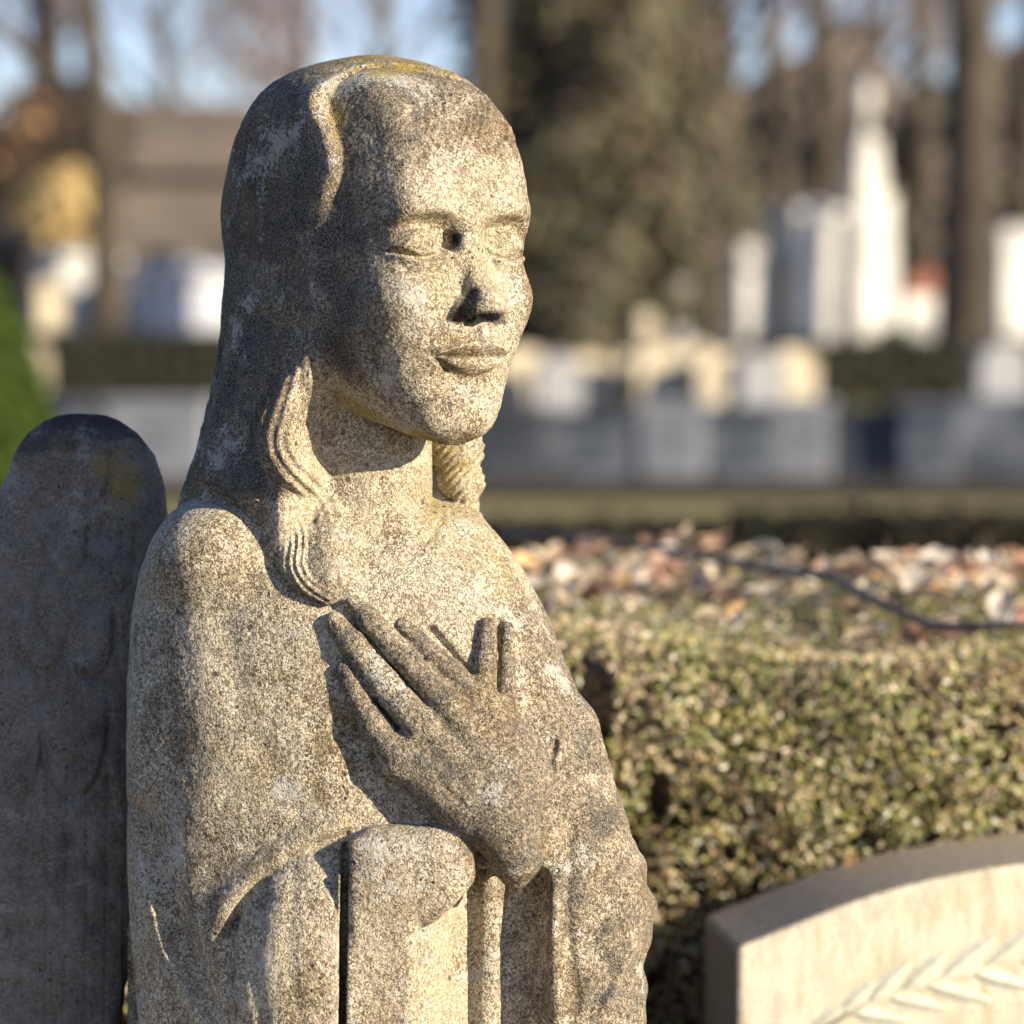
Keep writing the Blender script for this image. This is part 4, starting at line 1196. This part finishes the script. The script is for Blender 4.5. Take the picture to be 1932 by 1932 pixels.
# ---- conifers and coloured shrubs
def leafy(name, px, d, h, rad, base, label, cat, pal, n, size, shape, lump=0.25, wts=None, trunk=True, z0=0.0):
    root = empty(name, (gx(px, d), d - DIST, z0)); tag(root, label, cat)
    t = rng.random(n); an = rng.uniform(0, 2 * math.pi, n)
    rr = shape(t) * rad * (1 + lump * np.sin(an * 3 + t * 9) * 0.5 + lump * np.sin(an * 5 - t * 23) * 0.5)
    dep = 1 - rng.random(n) ** 2 * 0.45
    z = base + t * (h - base)
    P = np.stack([np.cos(an) * rr * dep, np.sin(an) * rr * dep, z], 1)
    P[:, :2] *= (1 + 0.10 * rng.normal(size=n) ** 2 * (lump > 0.2))[:, None]
    P += rng.normal(0, size * 0.5, P.shape)
    Nn = np.stack([np.cos(an), np.sin(an), 0.5 + 0 * an], 1) + rng.normal(0, .5, (n, 3))
    leaf_cloud("crown", P, Nn, size, M_NEEDLE, root, pal, weights=wts, aspect=0.6)
    if trunk: MB().tube([(0, 0, 0), (0.02, 0, h * .5), (0, 0, h * .93)], [rad * .09 + .02, rad * .06 + .015, .01], 8).build("trunk", M_BARK, root, True)
    return root
cone = lambda t: (1 - t) ** 0.75 * (0.75 + 0.25 * np.sin(t * 40) ** 2) + 0.03
colm = lambda t: np.sin(np.pi * np.clip(t * 0.9 + 0.1, 0, 1)) ** 0.55
ball = lambda t: np.sqrt(np.clip(1 - (2 * t - 1) ** 2, 0, 1)) + 0.05
DK = [(0.12, 0.12, 0.068), (0.085, 0.092, 0.056), (0.13, 0.115, 0.068), (0.15, 0.11, 0.075)]
leafy("conifer", 1100, 46, 9.0, 1.12, 0.4, "tall dark olive conifer right behind the statue's face", "tree", DK, 30000, 0.22, colm, 0.35)
leafy("conifer", 1235, 54, 7.0, 1.1, 0.4, "smaller dark conifer on the right flank of the tall one", "tree", DK, 14000, 0.22, colm, 0.35)
leafy("thuja_shrub", -76, 12, 1.56, 0.55, 0.02, "bright green clipped thuja cone at the left edge above the wing", "shrub", [(0.040, 0.075, 0.006), (0.065, 0.10, 0.010), (0.025, 0.048, 0.005)], 26000, 0.035, lambda t: (1 - t) ** 0.6 + 0.02, 0.05)
ORG = [(0.62, 0.36, 0.16), (0.52, 0.28, 0.12), (0.74, 0.50, 0.25), (0.40, 0.23, 0.13)]
leafy("beech_tree", 105, 50, 4.6, 0.85, 2.75, "small tree keeping orange autumn leaves at the upper left", "tree", ORG, 2600, 0.15, ball)
leafy("golden_shrub", 128, 44, 3.08, 0.42, 2.26, "round golden yellow crown lit by the sun below the orange tree", "shrub", [(0.90, 0.72, 0.33), (0.82, 0.62, 0.25), (0.6, 0.4, 0.18)], 1500, 0.11, ball, 0.5)
leafy("beech_tree", 500, 82, 10.2, 1.2, 6.5, "rusty leaved tree top showing left of the statue's crown", "tree", ORG, 1000, 0.2, ball)
leafy("yellow_shrub", 1620, 34, 0.55, 0.35, 0.0, "small yellow green shrub between the low grave walls at the right", "shrub", [(0.15, 0.14, 0.02), (0.10, 0.10, 0.02)], 2200, 0.06, ball, trunk=False)
leafy("dark_shrub", 1690, 40, 1.2, 0.40, 0.0, "dark green shrub at the foot of the brightest white monument", "shrub", [(0.018, 0.05, 0.03), (0.03, 0.06, 0.03)], 2600, 0.07, ball, trunk=False)

# ---- far wood on the skyline: one brown mass
def wood():
    n = 60000
    px = rng.uniform(-500, 2500, n); d = rng.uniform(85, 120, n)
    env = np.interp(px, [-500, 0, 150, 200, 230, 440, 700, 900, 960, 1300, 1330, 1480, 1600, 1700, 1790, 1950, 2500], [230, 250, 300, 290, 285, 275, 330, 250, 60, 90, 190, 140, 40, 190, 160, 60, 60])
    env = env + 14 * np.sin(px * 0.05) + 9 * np.sin(px * 0.13 + 1)
    k = S * d / DIST
    zt = CAMZ + (HV - env) * k
    z = zt * rng.random(n) ** 0.75
    P = np.stack([(px - 966) * k, d - DIST, z], 1)
    Nn = rng.normal(size=(n, 3)); Nn[:, 1] -= 1.2
    return P, Nn
P_, N_ = wood()
o = leaf_cloud("far_woods", P_, N_, 0.75, M_NEEDLE, None, [(0.22, 0.175, 0.15), (0.17, 0.145, 0.125), (0.26, 0.215, 0.17), (0.15, 0.15, 0.10), (0.27, 0.19, 0.155)], weights=[.3, .28, .2, .14, .08], aspect=0.7)
tag(o, "brown leafless wood closing the view on the far skyline", "woods", kind="stuff")
P2 = P_[rng.random(len(P_)) < 0.001]

# ---- graves, monuments and walls
def stone_slab(px, d, w, v_top, label, mat, style="arch", thick=0.18, rz=0.35, z0=0.0, name="gravestone", cat="gravestone"):
    """upright gravestone with foot; style arch / cross / gable / plain"""
    root = empty(name, (gx(px, d), d - DIST, z0), rz)
    tag(root, label, cat, "graves in the background")
    H = gz(v_top, d) - z0
    MB().box((0, 0, 0.09), (w * 0.62, thick * 0.9, 0.09), 0, 0.015).build("foot", M_GREYST if mat is not M_GREYST else M_CREAM, root)
    b = MB(); hw_ = w / 2
    if style == "arch":
        pr = [(-hw_, 0.18), (-hw_, H - hw_ * .6)] + [(-hw_ * math.cos(a), H - hw_ * .6 + hw_ * .6 * math.sin(a)) for a in np.linspace(0.2, math.pi - 0.2, 9)] + [(hw_, H - hw_ * .6), (hw_, 0.18)]
        b.prism(pr, -thick / 2, thick / 2)
    elif style == "gable":
        b.prism([(-hw_, 0.18), (-hw_, H * 0.86), (0, H), (hw_, H * 0.86), (hw_, 0.18)], -thick / 2, thick / 2)
    elif style == "cross":
        t = w * 0.14
        b.prism([(-t * 1.3, 0.18), (-t, H * .62), (-hw_, H * .62), (-hw_, H * .62 + 2 * t), (-t, H * .62 + 2 * t), (-t, H), (t, H), (t, H * .62 + 2 * t), (hw_, H * .62 + 2 * t), (hw_, H * .62), (t, H * .62), (t * 1.3, 0.18)], -thick / 2, thick / 2)
    else:
        b.box((0, 0, (H + .18) / 2), (hw_, thick / 2, (H - .18) / 2), 0, 0.03)
    b.build("headstone", mat, root)
    return root
def monument(px, d, w, v_top, label, mat, kind="pillar", rz=0.45, name="monument"):
    root = empty(name, (gx(px, d), d - DIST, 0), rz); tag(root, label, "monument", "tall white monuments")
    H = gz(v_top, d); hw_ = w / 2
    MB().box((0, 0, 0.12), (hw_ * 1.35, hw_ * 1.35, 0.12), 0, 0.02).box((0, 0, 0.34), (hw_ * 1.18, hw_ * 1.18, 0.098), 0, 0.02).build("steps", mat, root)
    if kind == "pillar":
        MB().box((0, 0, (H - .2 + .44) / 2), (hw_ * .92, hw_ * .92, (H - .2 - .44) / 2), 0, 0.02).build("shaft", mat, root)
        MB().box((0, 0, H - .14), (hw_ * 1.1, hw_ * 1.1, 0.058), 0, 0.02).box((0, 0, H - .04), (hw_ * .8, hw_ * .8, 0.038), 0, 0.01, (0.3, 0.3)).build("cornice", mat, root)
    elif kind == "spire":
        h1 = gz(372, d); h2 = gz(262, d); h3 = gz(225, d)
        MB().box((0, 0, (h1 + .44) / 2), (hw_, hw_, (h1 - .44) / 2), 0, 0.02, (0.86, 0.86)).build("pedestal", mat, root)
        MB().box((0, 0, (h1 + h2) / 2 + .03), (hw_ * .62, hw_ * .62, (h2 - h1) / 2 - .03), 0, 0.02, (0.8, 0.8)).box((0, 0, h1 + .015), (hw_ * .95, hw_ * .95, .014)).build("shaft", mat, root)
        MB().tube([(0, 0, h2 + .002), (0, 0, h2 + .1), (0, 0, h3), (0, 0, h3 + .04)], [hw_ * .3, hw_ * .2, hw_ * .22, hw_ * .3], 10).build("neck", mat, root, True)
        # a figure-like finial: robe, shoulders, head
        zz = h3 + .04; k_ = (H - zz)
        MB().tube([(0, 0, zz), (0, 0, zz + k_ * .3), (0, 0, zz + k_ * .62), (0, 0, zz + k_ * .74), (0, 0, zz + k_ * .80), (0, 0, zz + k_ * .9), (0, 0, zz + k_)], [hw_ * .42, hw_ * .34, hw_ * .46, hw_ * .2, hw_ * .18, hw_ * .26, hw_ * .06], 12).build("finial", mat, root, True)
    elif kind == "tomb":
        MB().box((0, 0, (H * .8 + .44) / 2), (hw_, hw_ * .8, (H * .8 - .44) / 2)).build("chamber", mat, root)
        MB().box((0, -hw_ * .8 - .004, .44 + H * .25), (hw_ * .3, .012, H * .2)).build("door", M_GREYST, root)
        MB().prism([(-hw_ * 1.15, H * .8 + .003), (0, H), (hw_ * 1.15, H * .8 + .003)], -hw_ * .95, hw_ * .95).build("roof", M_ROOF, root)
    return root
monument(1412, 48, 0.46, 452, "narrow pale pillar monument left of the tall square one", M_WHITE)
monument(1524, 48, 0.80, 382, "tall square white monument between the narrow pillar and the spired one", M_WHITE)
monument(1632, 48, 0.66, 136, "bright white monument rising in a spire with a small figure on top", M_WHITE, "spire")
monument(1728, 50, 0.66, 500, "small white tomb with a red gabled roof left of the thick trunk", M_WHITE, "tomb", name="tomb")
monument(1345, 54, 0.52, 490, "pale grey pillar monument beside the conifer, leftmost of the pillars", M_GREYST)
monument(1255, 52, 0.60, 455, "grey stone pillar half hidden behind the smaller conifer", M_GREYST)
monument(1905, 44, 0.55, 425, "white pillar monument right of the thick trunk at the right edge", M_WHITE)
monument(150, 43, 0.80, 470, "broad white monument left of the slender trunk", M_WHITE, "pillar")
monument(92, 42, 0.42, 520, "smaller cream pillar beside the broad white monument at the left", M_CREAM)
monument(360, 42, 1.10, 492, "wide pale tomb block just left of the statue's hair", M_PALE, "pillar")
monument(275, 43, 0.50, 520, "pale pillar monument right of the slender trunk", M_WHITE)
MS = [M_CREAM, M_WHITE, M_GREYST]
rowA = [(985, "arch", 0, 655, .62), (1052, "gable", 2, 662, .5), (1105, "arch", 0, 668, .7), (1215, "cross", 0, 590, .62), (1248, "arch", 0, 652, .6), (1310, "gable", 0, 640, .62), (1362, "arch", 0, 660, .6), (1432, "plain", 2, 668, .55), (1490, "arch", 0, 655, .55), (560, "arch", 2, 650, .6), (700, "gable", 0, 650, .6), (30, "arch", 0, 640, .7), (1890, "arch", 2, 650, .6)]
LB = {"arch": "round topped", "gable": "pointed", "cross": "cross shaped", "plain": "square"}
MT = ["cream", "white", "grey"]
WHERE = ["right beside the statue's cheek", "second right of the statue's cheek", "third right of the statue's cheek", "in front of the smaller conifer", "below the cross under the conifer", "right of the cross under the conifer", "left of the narrow pillar's foot", "under the tall square monument's left edge", "under the tall square monument",
         "hidden behind the statue's hair", "hidden behind the statue's head", "at the far left edge", "right of the thick trunk's foot"]
for (px, st, mi, vt, w), wh in zip(rowA, WHERE):
    stone_slab(px, 33 + rng.uniform(-.5, .7), w * .86, vt, f"{LB[st]} {MT[mi]} gravestone {wh}", MS[mi], st)
# low blue grey walls of the grave plots
def low_wall(px0, px1, d, v_top, label, mat=None, dz=0.0):
    x0, x1 = gx(px0, d), gx(px1, d); H = gz(v_top, d)
    root = empty("grave_wall", ((x0 + x1) / 2, d - DIST, 0), -0.16 + dz); tag(root, label, "wall", "low grave plot walls")
    L = (x1 - x0) / 2
    MB().box((0, 0, (H - .06) / 2), (L, .14, (H - .06) / 2), 0, 0.01).build("wall_body", mat or M_SHADEST, root)
    MB().box((0, 0, H - .028), (L + .03, .17, .03), 0, 0.01).build("coping", mat or M_SHADEST, root)
M_DKST = m_simple("dark basalt", (0.030, 0.036, 0.045), (0.085, 0.095, 0.11), 1.5, 0.6)
M_LTST = m_simple("weathered light concrete", (0.14, 0.15, 0.17), (0.30, 0.31, 0.33), 1.8, 0.8, 0, (1, 1, 2), 5)
for a, b, vt, mt, lb in [(870, 1035, 768, M_DKST, "low dark grave wall right behind the statue's chin"), (1040, 1205, 775, M_SHADEST, "low grey grave wall second right of the statue's chin"),
        (1211, 1330, 756, M_LTST, "low pale grave wall below the pointed cream gravestone"), (1335, 1470, 765, M_SHADEST, "low blue grey grave wall in the middle of the right side"),
        (1474, 1568, 752, M_LTST, "short pale grave wall under the tall square monument"), (1574, 1700, 768, M_DKST, "low dark grave wall under the yellow green shrub"),
        (1704, 1808, 758, M_SHADEST, "low blue grey grave wall before the thick trunk"), (1811, 2150, 748, M_SHADEST, "long low blue grey grave wall at the right edge"),
        (205, 395, 752, M_LTST, "low pale grave wall left of the statue's neck"), (398, 620, 760, M_SHADEST, "low grave wall hidden behind the statue's hair"), (-250, 180, 752, M_SHADEST, "low grey grave wall at the left edge behind the thuja")]:
    low_wall(a, b, 31 + rng.uniform(-.2, .2), vt, lb, mt)
# path and kerb in front of the graves: lit and shadowed ground put in the colour
def strip(name, d0, d1, z, mat, x=60):
    o = mesh_obj(name, [(-x, d0 - DIST, z), (x, d0 - DIST, z), (x, d1 - DIST, z), (-x, d1 - DIST, z)], [(0, 1, 2, 3)], mat)
    return tag(o, kind="structure")
strip("lit_strip", 23.6, 26.2, 0.035, m_simple("sunlit grass band", (0.20, 0.165, 0.06), (0.36, 0.30, 0.13), 2.5, 0.9, 0, (0.3, 1, 1)))  # sunlit band of grass painted as a paler strip
strip("shade_strip", 26.8, 30.2, 0.034, m_simple("shaded grass band", (0.030, 0.024, 0.014), (0.085, 0.062, 0.03), 1.5, 0.95, 0, (0.4, 1, 1)))  # lawn in shadow painted as a darker strip
def near_hedge(px0, px1, d, v_top, label):
    x0, x1 = gx(px0, d), gx(px1, d); H = gz(v_top, d)
    root = empty("box_hedge", ((x0 + x1) / 2, d - DIST, 0)); tag(root, label, "hedge", "clipped hedges in the shade")
    L = (x1 - x0) / 2
    MB().box((0, 0, (H - .05) / 2), (L - .05, .22, (H - .05) / 2), 0, 0.05).build("shade_core", M_CORE, root)
    n = 16000
    x = rng.uniform(-L, L, n); f = rng.random(n) < 0.45
    y = np.where(f, -.26, rng.uniform(-.26, .26, n)) + rng.normal(0, .02, n); z = np.where(f, rng.uniform(H - .5, H, n), H) + rng.normal(0, .02, n)
    leaf_cloud("foliage", np.stack([x, y, z], 1), np.stack([0 * x, np.where(f, -1, 0.), np.where(f, .2, 1.)], 1) + rng.normal(0, .5, (n, 3)), 0.035, M_NEEDLE, root, [(0.020, 0.026, 0.014), (0.035, 0.034, 0.018), (0.045, 0.03, 0.018)])  # leaf colours kept very dark to stand for the shade there
near_hedge(1380, 2150, 9.5, 1002, "dark box hedge right behind the leaf strewn hedge, in the right half")
near_hedge(890, 1360, 10.5, 1016, "dark box hedge just right of the statue's far shoulder, behind the leaf strewn hedge")
# dark clipped hedges closing the plots
def far_hedge(px0, px1, d, v_top, label):
    x0, x1 = gx(px0, d), gx(px1, d); H = gz(v_top, d)
    root = empty("yew_hedge", ((x0 + x1) / 2, d - DIST, 0)); tag(root, label, "hedge", "dark hedges between the graves")
    L = (x1 - x0) / 2
    MB().box((0, 0, (H - .08) / 2), (L - .1, .25, (H - .08) / 2), 0, 0.05).build("shade_core", M_CORE, root)
    n = 9000
    x = rng.uniform(-L, L, n); f = rng.random(n) < 0.6
    y = np.where(f, -.32, rng.uniform(-.32, .32, n)) + rng.normal(0, .03, n); z = np.where(f, rng.uniform(0, H, n), H) + rng.normal(0, .03, n)
    leaf_cloud("foliage", np.stack([x, y, z], 1), np.stack([0 * x, np.where(f, -1, 0.), np.where(f, .2, 1.)], 1) + rng.normal(0, .5, (n, 3)), 0.09, M_NEEDLE, root, [(0.035, 0.045, 0.025), (0.05, 0.05, 0.03), (0.06, 0.045, 0.03)])
far_hedge(930, 1420, 35, 690, "dark hedge behind the grave walls right of the statue's face")
far_hedge(1400, 2100, 36, 655, "dark hedge at the feet of the white monuments")
far_hedge(-200, 470, 36, 640, "dark hedge at the feet of the left monuments")
# low dark building beyond the left graves
bl = empty("chapel", (gx(330, 64), 64 - DIST, 0), 0.0); tag(bl, "low dark chapel with a brown roof left of the statue's head", "building")
MB().box((0, 0, 1.9), (2.0, 2.0, 1.9)).build("wall", m_simple("dark render wall", (0.12, 0.10, 0.085), (0.20, 0.17, 0.14), 0.6), bl)
MB().prism([(-2.3, 3.803), (-2.1, 5.1), (2.1, 4.95), (2.3, 3.803)], -2.3, 2.3).build("roof", m_simple("brown roof", (0.13, 0.11, 0.095), (0.20, 0.165, 0.14), 1), bl)
for xw in (-1.2, 0.0, 1.2):
    w_ = MB().box((xw, -2.012, 2.0), (.28, .02, .55)).build("window", m_simple("dark glass", (0.03, 0.035, 0.04), (0.05, 0.055, 0.06), 1, 0.3), bl)
